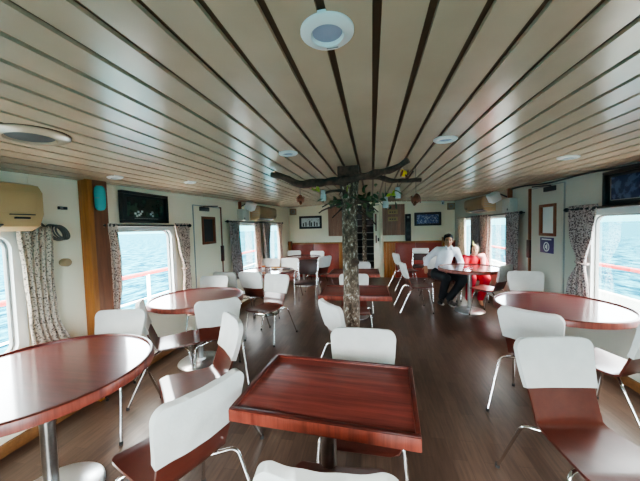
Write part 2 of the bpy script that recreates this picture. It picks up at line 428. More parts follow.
# baseboards, wainscot panels
bm = bmesh.new(); box(bm, XL, XL+.025, Y0, YB, 0, .085, .004); struct(finish('baseboard_left', bm, M['skirt']))
bm = bmesh.new(); box(bm, XR-.025, XR, Y0, YB, 0, .085, .004); struct(finish('baseboard_right', bm, M['skirt']))
n = 0
def trim(bm, m, smooth=True):
    global n; n += 1
    return struct(finish('trim_%d' % n, bm, m, smooth=smooth))
bm = bmesh.new()
for a, b in ((XL, -1.75), (-1.745, -.98)): box(bm, a, b, YB-.05, YB, 0, 1.0, .006)
trim(bm, M['redwood'])
bm = bmesh.new()
for a, b in ((.645, 1.2), (1.205, XR)): box(bm, a, b, YB-.05, YB, 0, 1.0, .006)
trim(bm, M['redwood'])
bm = bmesh.new(); box(bm, XL, -.83, YB-.07, YB, 1.0, 1.045, .006); trim(bm, M['post'])
bm = bmesh.new(); box(bm, .32, XR, YB-.07, YB, 1.0, 1.045, .006); trim(bm, M['post'])
for a, b in ((-.98, -.53), (.32, .64)):
    bm = bmesh.new()
    for k in range(4): box(bm, a+(b-a)*k/4, a+(b-a)*(k+1)/4-.003, YB-.055, YB, 0, 1.0, .004)
    trim(bm, M['post'])
bm = bmesh.new(); box(bm, XL, XL+.1, YB-.2, YB-.07, .98, 1.1, .006); box(bm, XL, XL+.08, YB-.19, YB-.07, 0, .98, .006); trim(bm, M['post'])
bm = bmesh.new(); box(bm, XR-.36, XR-.2, YB-.16, YB-.07, 0, 1.14, .006); trim(bm, M['post'])
# timber post standing against the left wall
bm = bmesh.new(); box(bm, XL, -2.40, 2.02, 2.07, 0, 2.03, .006); box(bm, XL, -2.405, 2.07, 2.21, 0, 2.03, .006, mi=1)
trim(bm, [M['post'], M['post_side']])
# wall/ceiling cove strip at the right, and vertical joints
bm = bmesh.new(); box(bm, XL, XL+.008, 1.66, 1.672, .0, 1.95); box(bm, XL, XL+.008, 2.24, 2.26, 1.6, 1.95); trim(bm, M['wall'])
bm = bmesh.new(); box(bm, XR-.06, XR, 5.06, 5.11, 1.9, 2.06, .006); trim(bm, M['trimred'])
bm = bmesh.new(); box(bm, XL, XL+.05, 4.98, 5.03, 1.88, 2.03, .006); trim(bm, M['trimred'])

def side_door(num, x, s, y0, y1, ztop, wy0, wy1, wz0, wz1, m, near_trim):
    # s: +1 means into the room is +x
    d = bpy.data.objects.new('door_%d' % num, None); COL.objects.link(d); d.location = (x, (y0+y1)/2, 0); d['kind'] = 'structure'
    c = (y0+y1)/2
    def B(a, b, ya, yb, za, zb): return (min(s*a, s*b), max(s*a, s*b), ya-c, yb-c, za, zb)
    bm = bmesh.new()
    for q in ((y0, wy0, .04, ztop), (wy1, y1, .04, ztop), (wy0, wy1, .04, wz0), (wy0, wy1, wz1, ztop)): box(bm, *B(.0, .022, *q))
    struct(finish('door_leaf', bm, m, d, smooth=False))
    bm = bmesh.new()
    for ya, yb, za, zb in ((y0-.012, y0, 0, ztop+.012), (y1, y1+.012, 0, ztop+.012), (y0, y1, ztop, ztop+.012)): box(bm, *B(0, .012, ya, yb, za, zb))
    struct(finish('door_seal', bm, M['grey'], d, smooth=False))
    bm = bmesh.new(); w = .026
    for ya, yb, za, zb in ((wy0-.01, wy0+w, wz0-.01, wz1+.01), (wy1-w, wy1+.01, wz0-.01, wz1+.01), (wy0, wy1, wz0-.01, wz0+w), (wy0, wy1, wz1-w, wz1+.01)): box(bm, *B(.0, .04, ya, yb, za, zb), bev=.004)
    struct(finish('door_window_frame', bm, M['trimred'], d))
    bm = bmesh.new(); box(bm, *B(.004, .01, wy0, wy1, wz0, wz1)); struct(finish('door_window_pane', bm, M['white'] if num == 2 else M['darkgrey'], d))  # right door's pane is white: the bright outside put into its colour
    bm = bmesh.new()
    ty = y1-.01 if near_trim else y1+.04
    box(bm, *B(0, .03, ty, ty+.035, .3, ztop+.02), bev=.004); struct(finish('door_edge_strip', bm, M['trimred'], d))
    bm = bmesh.new(); box(bm, *B(0, .045, ty-.03, ty+.045, .98, 1.24), bev=.006); struct(finish('door_handle', bm, M['rimdark'], d))
    bm = bmesh.new(); box(bm, *B(.0, .05, y0+.12, y0+.34, ztop-.07, ztop-.01), bev=.008); tube(bm, [(s*.04, y0+.2-c, ztop-.0), (s*.12, y0+.45-c, ztop+.015), (s*.02, y1-.1-c, ztop+.03)], .008, 8)
    struct(finish('door_closer', bm, M['darkgrey'], d))
    return d
side_door(1, XL, 1, 3.6, 4.3, 1.86, 3.77, 4.1, 1.3, 1.7, M['wall'], True)
d2 = side_door(2, XR, -1, 3.81, 4.47, 1.95, 3.93, 4.25, 1.32, 1.71, M['wall_shaded'], False)
sg = empty('door_sign', 'small purple sign with a white ring emblem under the right door window', 'sign', (XR-.024, 4.1, 1.09))
boxobj('sign_panel', (-.006, 0, -.14, .14, 0, .2), M['purple'], sg, .001)
bm = bmesh.new()
ring_solid(bm, [(.062*math.cos(2*PI*k/24), .08+.062*math.sin(2*PI*k/24)) for k in range(24)], [(.048*math.cos(2*PI*k/24), .08+.048*math.sin(2*PI*k/24)) for k in range(24)], -.009, -.005)
box(bm, -.009, -.005, -.02, .0, .045, .115, .002); box(bm, -.009, -.005, .004, .026, .06, .1, .002)
finish('emblem', bm, M['white'], sg)
bm = bmesh.new()
for k in range(8): box(bm, -.009, -.005, -.1+k*.026, -.1+k*.026+.018, .168, .184)
finish('heading_marks', bm, M['white'], sg)

# ------------------------------------------------------------------ outside: sea, side decks and railings
bm = bmesh.new(); bmesh.ops.create_grid(bm, x_segments=1, y_segments=1, size=600.); sea = struct(finish('sea', bm, M['water'], smooth=False)); sea.location = (0, 0, -2.6)
for nm, a, b in (('side_deck_left', -3.55, XL-.07), ('side_deck_right', XR+.07, 3.3)):
    bm = bmesh.new(); box(bm, a, b, Y0, YB, -.2, -.12); struct(finish(nm, bm, M['deck'], smooth=False))
def railing(x, label, ys, zt, net):
    r = empty('deck_railing', label, 'railing', (x, ys[0], -.12))
    tubeobj('top_rail', [(0, -.6, zt+.12), (0, ys[-1]-ys[0]+.6, zt+.12)], .028, M['rail_red'], r)
    for q in (.33, .62): tubeobj('lower_rail', [(0, -.6, (zt+.12)*q), (0, ys[-1]-ys[0]+.6, (zt+.12)*q)], .012, M['rail_white'], r)
    for y in ys: tubeobj('post', [(0, y-ys[0], 0), (0, y-ys[0], zt+.12)], .024, M['rail_white'], r)
    if net:
        bm = bmesh.new(); box(bm, .02, .024, -.5, ys[-1]-ys[0]+.5, .05, net+.12); finish('netting', bm, M['net'], r, smooth=False)
railing(-3.4, 'white railing with red top rail outside the left windows', [.7, 2.2, 3.72, 5.2, 6.7, 8.2], .87, 0)
railing(3.2, 'white railing with red top rail and netting outside the right windows', [1.3, 3.0, 5.6, 7.2, 8.8], .86, .5)

# ------------------------------------------------------------------ chairs
TH = .014
PROF = []
def profile():
    # list of (y, z): seat front edge to top of back
    pts = [(.215, .432), (.205, .443), (.15, .449), (.05, .443), (-.08, .437), (-.13, .437)]
    c = (-.125, .507); r = .07
    for k in range(1, 7):
        a = R(270-14*k); pts.append((c[0]+r*math.cos(a), c[1]+r*math.sin(a)))
    y, z = pts[-1]
    for k in range(1, 11):
        t = k/10; pts.append((y+(-.292-y)*t-.012*math.sin(PI*t), z+(.84-z)*t))
    return pts
PROF = profile()
def plen(pts):
    L = [0.]
    for a, b in zip(pts, pts[1:]): L.append(L[-1]+math.hypot(b[0]-a[0], b[1]-a[1]))
    return L
PL = plen(PROF); TOT = PL[-1]
def at(s):
    s = max(0, min(TOT, s))
    for i in range(len(PL)-1):
        if s <= PL[i+1]:
            t = (s-PL[i])/(PL[i+1]-PL[i]); a, b = PROF[i], PROF[i+1]
            return a[0]+(b[0]-a[0])*t, a[1]+(b[1]-a[1])*t
    return PROF[-1]
def halfw(s):
    # half width along the shell, rounded at both ends
    u = s/TOT
    if u < .54:
        t = u/.54; t = t*t*(3-2*t); w = .203-.035*t
    else:
        t = (u-.54)/.46; t = t*t*(3-2*t); w = .168+.028*t
    for d, r in ((s, .07), (TOT-s, .055)):
        if d < r: w -= r-math.sqrt(max(0, r*r-(r-d)**2))
    return w
SB = PL[12]            # where the bend ends and the backrest starts
def surf(s, t, off=0., ex=0.):
    y, z = at(s); y1, z1 = at(s-.004); y2, z2 = at(s+.004)
    ty, tz = y2-y1, z2-z1; L = math.hypot(ty, tz) or 1
    ny, nz = -tz/L*-1, -ty/L                # normal (towards sitter)
    ny, nz = tz/L, -ty/L
    w = (halfw(s)+ex)*t
    u = s/TOT
    dish = .016*(t*t) if u > .5 else -.006*(1-t*t)
    o = off+dish
    # profile runs front->back->up, sitter side is +normal (up for the seat, forward for the back)
    return Vector((w, y+ny*o, z+nz*o)) if True else None
def shell(name, s0, s1, m, off_f, off_b, ex=0., ns=16, nt=10, wob=0.):
    bm = bmesh.new(); F = []; B = []
    for i in range(ns+1):
        q = i/ns; q = 1-(1-q)**1.8 if s1 > SB+.01 else q**1.6
        s = s0+(s1-s0)*q
        rf, rb = [], []
        for j in range(nt+1):
            t = -1+2*j/nt
            w1 = wob*noise.noise(Vector((t*2.2, s*9, 1))); w2 = wob*noise.noise(Vector((t*2.2, s*9, 7)))
            a = surf(s, t, off_f+w1, ex); b = surf(s, t, off_b+w2, ex)
            rf.append(bm.verts.new(a)); rb.append(bm.verts.new(b))
        F.append(rf); B.append(rb)
    for G in (F, B):
        for i in range(ns):
            for j in range(nt): bm.faces.new((G[i][j], G[i][j+1], G[i+1][j+1], G[i+1][j]))
    for i in range(ns):
        for j in (0, nt): bm.faces.new((F[i][j], F[i+1][j], B[i+1][j], B[i][j]))
    for j in range(nt):
        for i in (0, ns): bm.faces.new((F[i][j], F[i][j+1], B[i][j+1], B[i][j]))
    return finish(name, bm, m, angle=50)
def sign_of_normal():
    # make sure positive offset is up on the seat
    return 1 if surf(.2, 0, .01).z > surf(.2, 0, 0).z else -1
SG = sign_of_normal()
if SG < 0:
    _s = surf
    def surf(s, t, off=0., ex=0.):
        y, z = at(s); y1, z1 = at(s-.004); y2, z2 = at(s+.004)
        ty, tz = y2-y1, z2-z1; L = math.hypot(ty, tz) or 1
        ny, nz = tz/L, -ty/L
        u = s/TOT; dish = .016*(t*t) if u > .5 else -.006*(1-t*t)
        o = -(off)+0
        return Vector(((halfw(s)+ex)*t, y+ny*o+(dish if u > .5 else 0), z+nz*o+(dish if u <= .5 else 0)))
PARTS = {}
PARTS['seat'] = shell('seat', .0005, SB, M['shell'], 0., -TH, ns=30, nt=18)
PARTS['backrest'] = shell('backrest', SB, TOT-.0005, M['shell'], 0., -TH, ns=28, nt=18)
PARTS['back_cover'] = shell('back_cover', TOT-.255, TOT+.0, M['cover'], .009, -TH-.009, ex=.01, ns=34, nt=22, wob=.005)
# lift the closed top of the cover over the shell edge
for v in PARTS['back_cover'].data.vertices:
    if v.co.z > .8: v.co.z += .006*min(1, (v.co.z-.8)/.035)
def leg(sx, sy):
    bm = bmesh.new()
    yb = .10 if sy > 0 else -.20
    yf = .165 if sy > 0 else -.385
    pts = round_path([(sx*.03, yb*.4, .405), (sx*.215, yb, .400), (sx*.238, yf, .012)], .04, 6)
    tube(bm, pts, .0095, 10); return finish('leg', bm, M['chrome'], angle=60)
LEGS = []
for sx in (-1, 1):
    for sy in (-1, 1):
        l = leg(sx, sy); yf = .165 if sy > 0 else -.385
        bm = bmesh.new(); lathe(bm, [(0, 0), (.012, 0), (.013, .004), (.012, .025), (0, .027)], sx*.238, yf, 10)
        LEGS.append((l, finish('foot_cap', bm, M['rubber'], angle=60)))
bm = bmesh.new(); lathe(bm, [(0, .39), (.085, .39), (.09, .394), (.09, .43), (0, .43)], 0, .01, 24)
PARTS['seat_mount'] = finish('seat_mount', bm, M['darkgrey'])
proto = list(PARTS.values())+[l for l, f in LEGS]+[f for l, f in LEGS]
def copy_into(o, parent):
    c = o.copy(); COL.objects.link(c); c.parent = parent; return c
chair_index = [0]
def place_chair(mx, my, deg, label, group=None, cover=True, seat=False):
    """mx,my: where the middle of the back's top edge is (or the seat centre when seat=True)."""
    h = Vector((math.cos(R(deg)), math.sin(R(deg)), 0))
    c = Vector((mx, my, 0)) if seat else Vector((mx, my, 0))+h*.292
    root = empty('dining_chair', label, 'chair', c, R(deg-90), group or 'white covered dining chairs')
    for k, p in PARTS.items():
        if k == 'back_cover' and not cover: continue
        copy_into(p, root)
    for l, f in LEGS: lc = copy_into(l, root); copy_into(f, lc)
    return root
W = 'white-covered brown chair '
CH = [
 (-2.11, 2.01, -77, W+'behind the near left round table, backed by the timber post'),
 (-2.13, 2.20, 38, W+'turned sideways to the second left round table, seat shining blue'),
 (-1.43, 2.37, 125, W+'with its back to us at the second left round table'),
 (-1.036, 1.926, 225, W+'seen edge-on between the near left round table and the rectangular table'),
 (-.70, 1.03, 155, W+'turned towards the near left round table, left of the nearest rectangular table'),
 (-.135, .695, 92, W+'cut off by the bottom edge in front of the nearest rectangular table'),
 (-.07, 1.785, -91, W+'facing us across the nearest rectangular table'),
 (-.385, 2.36, 36, W+'left of the tree trunk, its back angled to us'),
 (-.26, 3.87, -88, W+'half hidden behind the tree trunk at the second rectangular table'),
 (-.24, 5.20, -90, W+'right of the trunk behind the farthest rectangular table'),
 (.50, 5.07, 8, W+'alone on the open floor left of the couple, facing right'),
 (.52, 6.75, 15, W+'against the red panelling behind the lone side-on chair'),
 (2.03, 4.72, 134, W+'grey in shadow at the right of the couple\'s table'),
 (1.99, 4.14, -101, W+'facing us behind the near right round table'),
 (1.12, 2.28, 48, W+'with its back to us at the near right round table'),
 (.98, 1.76, -82, W+'nearest on the right with its whole seat turned to us'),
 (1.835, 2.15, 118, W+'cut off by the right edge beside the near right round table'),
 (-1.86, 3.99, 80, W+'with its back to us at the third left round table'),
 (-1.35, 3.82, -106, W+'with dark open seat, standing right of the third left round table'),
 (-2.24, 3.66, -82, W+'facing us behind the second left round table'),
 (-2.28, 3.97, 84, W+'behind the second left round table, its back to the nearer one there'),
 (-2.20, 5.86, -88, W+'behind the third left round table, next to the window'),
 (-1.785, 5.90, -92, W+'behind the third left round table, on the aisle side'),
 (-2.24, 7.86, -88, W+'in the far left corner against the red panelling'),
 (-1.50, 7.62, -100, W+'facing us behind the farthest left table'),
 (-1.05, 6.25, 145, W+'angled beside the farthest left table, its cover pulled askew'),
]
for c in CH: place_chair(*c)
place_chair(1.30, 5.80, -72, W+'carrying the man in the white shirt', seat=True)
place_chair(1.91, 5.87, -95, W+'carrying the woman in red', seat=True)
for p in proto: bpy.data.objects.remove(p)

def frame_chair(x, y, deg, label, cover):
    r = empty('frame_chair', label, 'chair', (x, y, 0), R(deg-90))
    boxobj('seat', (-.2, .2, -.19, .21, .42, .46), M['darkshell'], r, .015)
    t = Matrix.Translation((0, -.21, 0)) @ Matrix.Rotation(R(8), 4, 'X')
    bm = bmesh.new(); box(bm, -.195, .195, -.03, 0, .56, .86, .014, mat=t); finish('backrest', bm, M['darkshell'], r)
    if cover:
        bm = bmesh.new(); box(bm, -.21, .21, -.045, .015, .74, .885, .018, mat=t); finish('back_cover', bm, M['cover'], r)
    for s in (-1, 1):
        tubeobj('leg', round_path([(s*.2, -.31, .8), (s*.2, -.215, .42), (s*.2, -.24, .0)], .05), .011, M['chrome'], r)
        tubeobj('leg', round_path([(s*.2, -.2, .41), (s*.2, .19, .41), (s*.2, .21, .0)], .04), .011, M['chrome'], r)
        tubeobj('arm', round_path([(s*.215, -.2, .5), (s*.215, -.17, .65), (s*.215, .1, .65), (s*.215, .14, .42)], .05), .009, M['chrome'], r)
frame_chair(-1.27, 5.25, -85, 'dark brown steel framed armchair without a cover, by the far left tables', False)
frame_chair(1.22, 7.5, -98, 'dark steel framed armchair with a short white cover behind the man', True)

# ------------------------------------------------------------------ tables
def round_table(x, y, rad, label, dark=True):
    r = empty('round_table', label, 'table', (x, y, 0), 0, 'round pedestal tables')
    bm = bmesh.new(); lathe(bm, [(0, .745), (rad-.022, .745), (rad-.022, .722), (0, .722)], seg=72); finish('tabletop', bm, M['top_dark'], r)
    bm = bmesh.new(); lathe(bm, [(rad-.022, .72), (rad-.022, .753), (rad-.018, .757), (rad-.008, .757), (rad-.002, .753)], seg=72)
    finish('rim', bm, M['rimdark'], r)
    bm = bmesh.new(); lathe(bm, [(rad-.022, .703), (rad-.004, .703), (rad, .707), (rad, .749), (rad-.003, .753)], seg=72)
    finish('edge_band', bm, M['band'], r)
    bm = bmesh.new(); lathe(bm, [(.034, .02), (.034, .7), (.09, .705), (.09, .721)], seg=24); finish('pole', bm, M['pole'], r)
    bm = bmesh.new(); lathe(bm, [(0, 0), (.235, 0), (.24, .004), (.24, .014), (.23, .022), (.05, .03), (.04, .05), (.034, .052)], seg=48); finish('base', bm, M['basemetal'], r)
round_table(-1.81, 1.21, .53, 'large round red-brown table cut off at the left edge, shining blue')
round_table(-1.96, 2.84, .5, 'round red-brown table on steel pedestal under the left window')
round_table(-1.88, 4.74, .5, 'round dark table on the left holding a cup and a snack plate')
round_table(-1.78, 7.1, .45, 'farthest round red-brown table on the left, near the back panelling')
round_table(1.62, 5.12, .5, 'round dark table with shiny disc base where the couple sit')
round_table(1.63, 2.83, .5, 'round red-brown table under the near right window, shining pale blue')
def rect_table(x, y, w, d, rz, label, off=0.):
    r = empty('rectangular_table', label, 'table', (x, y, 0), R(rz), 'rectangular pedestal tables')
    a, b = w/2, d/2; t = .02
    boxobj('tabletop', (-a+t, a-t, -b+t, b-t, .715, .745), M['top'], r, .001)
    bm = bmesh.new()
    for q in ((-a, a, -b, -b+t), (-a, a, b-t, b), (-a, -a+t, -b+t, b-t), (a-t, a, -b+t, b-t)): box(bm, *q, .7, .75, .003)
    finish('edge_band', bm, M['band'], r)
    bm = bmesh.new(); q = t+.012
    for c in ((-a+.002, a-.002, -b+.002, -b+t), (-a+.002, a-.002, b-t, b-.002), (-a+.002, -a+t, -b+t, b-t), (a-t, a-.002, -b+t, b-t)): box(bm, *c, .748, .757, .002)
    finish('rim', bm, M['rimdark'], r)
    bm = bmesh.new(); lathe(bm, [(.036, .02), (.036, .69), (.1, .695), (.1, .714)], 0, off, seg=24); finish('pole', bm, M['pole'], r)
    bm = bmesh.new(); lathe(bm, [(0, 0), (.22, 0), (.225, .004), (.225, .014), (.21, .022), (.05, .03), (.036, .05)], 0, off, seg=48); finish('base', bm, M['basemetal'], r)
rect_table(-.205, 1.275, .765, .52, -4., 'nearest rectangular mahogany table in the middle foreground', -.075)
rect_table(-.205, 3.27, .79, .56, 1., 'rectangular mahogany table directly behind the tree trunk')
rect_table(-.3, 4.66, .8, .56, 1., 'farthest rectangular mahogany table, in front of the doorway')

# items on the third left round table
c = empty('paper_cup', 'small orange and white cup on the third left round table', 'cup', (-2.0, 4.90, .745))
bm = bmesh.new(); lathe(bm, [(0, 0), (.026, 0), (.036, .085), (.034, .085), (.025, .004), (0, .004)], seg=20); finish('cup_body', bm, M['white'], c)
bm = bmesh.new(); lathe(bm, [(.0312, .04), (.0366, .08), (.0368, .08)], seg=20); finish('cup_band', bm, M['orange'], c)
c = empty('snack_plate', 'white plate heaped with a golden snack on the third left round table', 'plate', (-1.80, 4.98, .745))
bm = bmesh.new(); lathe(bm, [(0, 0), (.055, 0), (.095, .014), (.097, .016), (.055, .005), (0, .005)], seg=28); finish('plate', bm, M['white'], c)
bm = bmesh.new()
for k in range(26):
    a, q = random.random()*6.28, random.random()**.6*.08
    ell(bm, (q*math.cos(a), q*math.sin(a), .014+.028*(1-q/.09)), (.022, .014, .01), 8, 6, Matrix.Rotation(random.random()*3, 4, 'Z'))
finish('snack', bm, M['food'], c)
c = tag(boxobj('phone', (-.075, .075, -.037, .037, 0, .009), M['black'], None, .003, (-1.6, 5.0, .745)), 'dark phone lying on the third left round table', 'phone')

# ------------------------------------------------------------------ curtains
def curtain(x, s, rows, label, m, tie=None, folds=5, group='curtains at the side windows'):
    """rows: (z, y_left, y_right) from top to bottom"""
    rows = [(z, a*.967, b*.967) for z, a, b in rows]
    if tie: tie = (tie[0], tie[1]*.967, tie[2]*.967)
    r = empty('curtain', label, 'curtain', (x+s*.075, (rows[0][1]+rows[0][2])/2, rows[-1][0]), 0, group)
    bm = bmesh.new(); nz, ny = 40, 60; G = []
    z0, z1 = rows[0][0], rows[-1][0]
    ph = random.random()*6
    for i in range(nz+1):
        z = z0+(z1-z0)*i/nz
        for a, b in zip(rows, rows[1:]):
            if a[0] >= z >= b[0]-1e-6:
                t = (a[0]-z)/(a[0]-b[0]); t = t*t*(3-2*t)
                ya, yb = a[1]+(b[1]-a[1])*t, a[2]+(b[2]-a[2])*t; break
        w = yb-ya; row = []
        for j in range(ny+1):
            u = j/ny
            amp = .022+.012*noise.noise(Vector((u*3, z*1.5, ph)))
            xx = amp*math.sin(2*PI*folds*u+ph+.6*math.sin(z*3))+.012*noise.noise(Vector((u*6, z*4, ph+3)))
            yy = ya+w*u+.012*math.sin(2*PI*folds*2*u+ph)*min(1, w/.3)
            row.append(bm.verts.new((s*xx, yy-r.location.y, z-r.location.z)))
        G.append(row)
    for p, q in zip(G, G[1:]):
        for j in range(ny): bm.faces.new((p[j], p[j+1], q[j+1], q[j]))
    o = finish('drape', bm, m, r, angle=180)
    sm = o.modifiers.new('thickness', 'SOLIDIFY'); sm.thickness = .003
    if tie:
        zt, ya, yb = tie
        bm = bmesh.new(); pts = [((.042)*math.cos(2*PI*k/24), (ya+yb)/2-r.location.y+((yb-ya)/2+.012)*math.sin(2*PI*k/24), zt-r.location.z+.01*math.sin(2*PI*k/24)) for k in range(25)]
        tube(bm, pts, .012, 8, cap=False); finish('tieback', bm, m, r, angle=180)
def rod(x, s, y0, y1, z, label):
    y0 *= .967; y1 *= .967
    r = empty('curtain_rod', label, 'curtain rod', (x+s*.075, y0, z))
    tubeobj('pole', [(0, 0, 0), (0, y1-y0, 0)], .012, M['black'], r)
    for y in (0, y1-y0):
        bm = bmesh.new(); ell(bm, (0, y, 0), (.024, .03, .024)); finish('finial', bm, M['black'], r)
        boxobj('bracket', (min(0, -s*.075), max(0, -s*.075), abs(y-.05)-.008, abs(y-.05)+.008, -.008, .008), M['black'], r, .002)
curtain(XL, 1, [(1.56, 1.58, 1.82), (1.2, 1.6, 1.8), (.9, 1.61, 1.8), (.52, 1.62, 1.92)], 'pale patterned curtain hanging under the near left air conditioner', M['curtain_pale'])
curtain(XL, 1, [(1.59, 2.23, 2.37), (1.2, 2.25, 2.4), (1.0, 2.27, 2.39), (.75, 2.26, 2.36), (.55, 2.25, 2.37)], 'narrow floral curtain beside the timber post', M['curtain'], folds=3)
curtain(XL, 1, [(1.60, 3.2, 3.5), (1.3, 3.27, 3.49), (1.02, 3.36, 3.46), (.8, 3.33, 3.46), (.6, 3.3, 3.5)], 'floral curtain tied back between the left window and the left door', M['curtain'], (1.02, 3.36, 3.46), 4)
curtain(XL, 1, [(1.66, 4.62, 5.02), (.6, 4.68, 5.06)], 'dark floral curtain nearest the left door, at the far left windows', M['curtain_dark'], folds=4)
curtain(XL, 1, [(1.66, 5.72, 6.06), (.6, 5.75, 6.08)], 'floral curtain second from the left door, at the far left windows', M['curtain'], folds=4)
curtain(XL, 1, [(1.66, 6.18, 6.72), (1.1, 6.3, 6.6), (.6, 6.3, 6.6)], 'dark floral curtain third from the left door, narrowing downward', M['curtain_dark'], folds=4)
curtain(XL, 1, [(1.66, 7.2, 7.62), (1.1, 7.3, 7.5), (.6, 7.3, 7.55)], 'floral curtain nearest the far left corner', M['curtain'], folds=4)
curtain(XR, -1, [(1.66, 3.30, 3.70), (1.35, 3.36, 3.68), (1.05, 3.47, 3.57), (.8, 3.42, 3.69), (.55, 3.38, 3.74)], 'dark curtain gathered by a tieback beside the near right window', M['curtain_dark'], (1.05, 3.47, 3.57), 5)
curtain(XR, -1, [(1.66, 4.84, 5.24), (1.1, 4.9, 5.24), (.6, 4.95, 5.26)], 'dark curtain nearest the right door, at the far right windows', M['curtain_dark'], folds=4)
curtain(XR, -1, [(1.66, 5.98, 6.44), (.6, 6.02, 6.4)], 'pale floral curtain behind the woman in red', M['curtain'], folds=4)
curtain(XR, -1, [(1.66, 6.5, 7.05), (.6, 6.55, 7.0)], 'dark plum curtain between the two far right windows', M['curtain_dark'], folds=4)
curtain(XR, -1, [(1.66, 7.45, 7.98), (.6, 7.5, 7.95)], 'pale curtain nearest the far right corner, beside the man', M['curtain_pale'], folds=4)
rod(XL, 1, .5, 1.66, 1.545, 'dark curtain rod under the near left air conditioner')
rod(XL, 1, 2.24, 3.52, 1.572, 'dark curtain rod below the left wall screen')
rod(XL, 1, 4.58, 7.66, 1.645, 'dark curtain rod over the far left windows')
rod(XR, -1, 2.05, 3.78, 1.62, 'dark curtain rod below the right wall screen')
rod(XR, -1, 4.8, 8.02, 1.64, 'dark curtain rod over the far right windows')

# ------------------------------------------------------------------ air conditioners and wall fittings
def aircon(x, s, y0, y1, z0, z1, label, m, lab=False):
    L = y1-y0; r = empty('air_conditioner', label, 'air conditioner', (x, y0, z0), 0)
    H = z1-z0; D = .23
    prof = [(0, 0), (.12, -.0), (.19, .03), (D, .11), (D, H-.06), (D-.03, H-.015), (D-.09, H), (0, H)]
    bm = bmesh.new(); A = [bm.verts.new((s*p[0], 0, p[1])) for p in prof]; B = [bm.verts.new((s*p[0], L, p[1])) for p in prof]
    bm.faces.new(A); bm.faces.new(B)
    for k in range(len(prof)): bm.faces.new((A[k], A[(k+1) % 8], B[(k+1) % 8], B[k]))
    bmesh.ops.bevel(bm, geom=[e for e in bm.edges if abs(e.verts[0].co.y-e.verts[1].co.y) < 1e-6], offset=.012, segments=3, affect='EDGES')
    finish('casing', bm, m, r)
    boxobj('front_panel', (min(s*D, s*(D+.006)), max(s*D, s*(D+.006)), .05, L-.05, .125, H-.07), m, r, .002)
    t = Matrix.Translation((s*.165, 0, .022)) @ Matrix.Rotation(-s*R(24), 4, 'Y')
    bm = bmesh.new(); box(bm, -.05, .05, .06, L-.22, -.004, .006, .002, mat=t); finish('outlet_flap', bm, M['darkgrey'], r)
    for k in range(2):
        boxobj('display', (min(s*(D-.012), s*(D+.004)), max(s*(D-.012), s*(D+.004)), L-.2+k*.03, L-.06-k*.03, .105-.025*k, .112-.02*k), M['black'], r, .001)
    bm = bmesh.new()
    for k in range(6): box(bm, min(s*.05, s*.2), max(s*.05, s*.2), -.004, .0, .08+.035*k, .088+.035*k)
    finish('side_grille', bm, M['grey'], r)
aircon(XL, 1, .78, 1.60, 1.53, 1.855, 'beige air conditioner at the left edge above the nearest window', M['cream'])
aircon(XL, 1, 5.5, 6.52, 1.69, 2.0, 'beige air conditioner above the far left curtains', M['cream2'])
aircon(XR, -1, 5.68, 6.74, 1.72, 2.02, 'beige air conditioner above the far right curtains', M['cream2'])
# coiled cable
bm = bmesh.new()
for k in range(4):
    pts = []
    for j in range(33):
        a = 2*PI*j/32; pts.append((.03+.012*k, .062*math.cos(a)*(1-.07*k)+.01*k, .055*math.sin(a)*(1-.05*k)-.25*.11*math.cos(a)))
    tube(bm, pts, .007, 6, cap=False)
tube(bm, [(.03, -.05, .03), (.04, -.13, .1), (.05, -.16, .22), (.05, -.2, .3)], .009, 6)
o = tag(finish('cable_coil', bm, M['cable'], None, angle=180, loc=(XL+.01, 1.79, 1.515)), 'coil of grey cable hanging on the wall beside the near air conditioner', 'cable')
o = empty('wall_switch', 'small dark metal plate on the wall left of the timber post', 'switch', (XL, 1.885, 1.715)); boxobj('plate', (0, .012, -.035, .035, -.012, .012), M['darkgrey'], o, .003); boxobj('toggle', (.012, .02, -.024, -.004, -.007, .007), M['grey'], o, .002)
bm = bmesh.new(); lathe(bm, [(0, 0), (.028, 0), (.034, .012), (.034, .05), (.026, .062), (0, .064)], seg=20, mat=Matrix.Rotation(R(90), 4, 'Y')); o = tag(finish('wall_peg', bm, M['cream2'], None, loc=(XL, 1.86, 1.27)), 'round tan peg on the wall below the cable coil', 'peg')
o = empty('air_freshener', 'teal capsule shaped holder fixed high on the timber post', 'air freshener', (-2.40, 2.105, 1.70))
bm = bmesh.new(); lathe(bm, [(0, 0), (.026, .006), (.04, .03), (.042, .06), (.042, .11)], seg=24); finish('holder', bm, M['teal'], o).location = (.03, 0, 0)
bm = bmesh.new(); lathe(bm, [(.043, .112), (.043, .17), (.039, .2), (.026, .22), (0, .226)], seg=24); finish('lid', bm, M['teal'], o).location = (.03, 0, 0)
def elbox(x, s, y, z, label):
    o = empty('electrical_box', label, 'electrical box', (x, y, z))
    boxobj('casing', (min(0, s*.12), max(0, s*.12), -.13, .13, 0, .22), M['box_grey'], o, .01)
    boxobj('cover_plate', (min(s*.12, s*.128), max(s*.12, s*.128), -.11, .11, .02, .2), M['box_grey'], o, .004)
    boxobj('latch', (min(s*.12, s*.135), max(s*.12, s*.135), -.09, -.07, .03, .06), M['darkgrey'], o, .002)
elbox(XL, 1, 5.06, 1.665, 'white electrical box above the curtain next to the left door')
elbox(XR, -1, 5.02, 1.66, 'white electrical box above the curtain next to the right door')
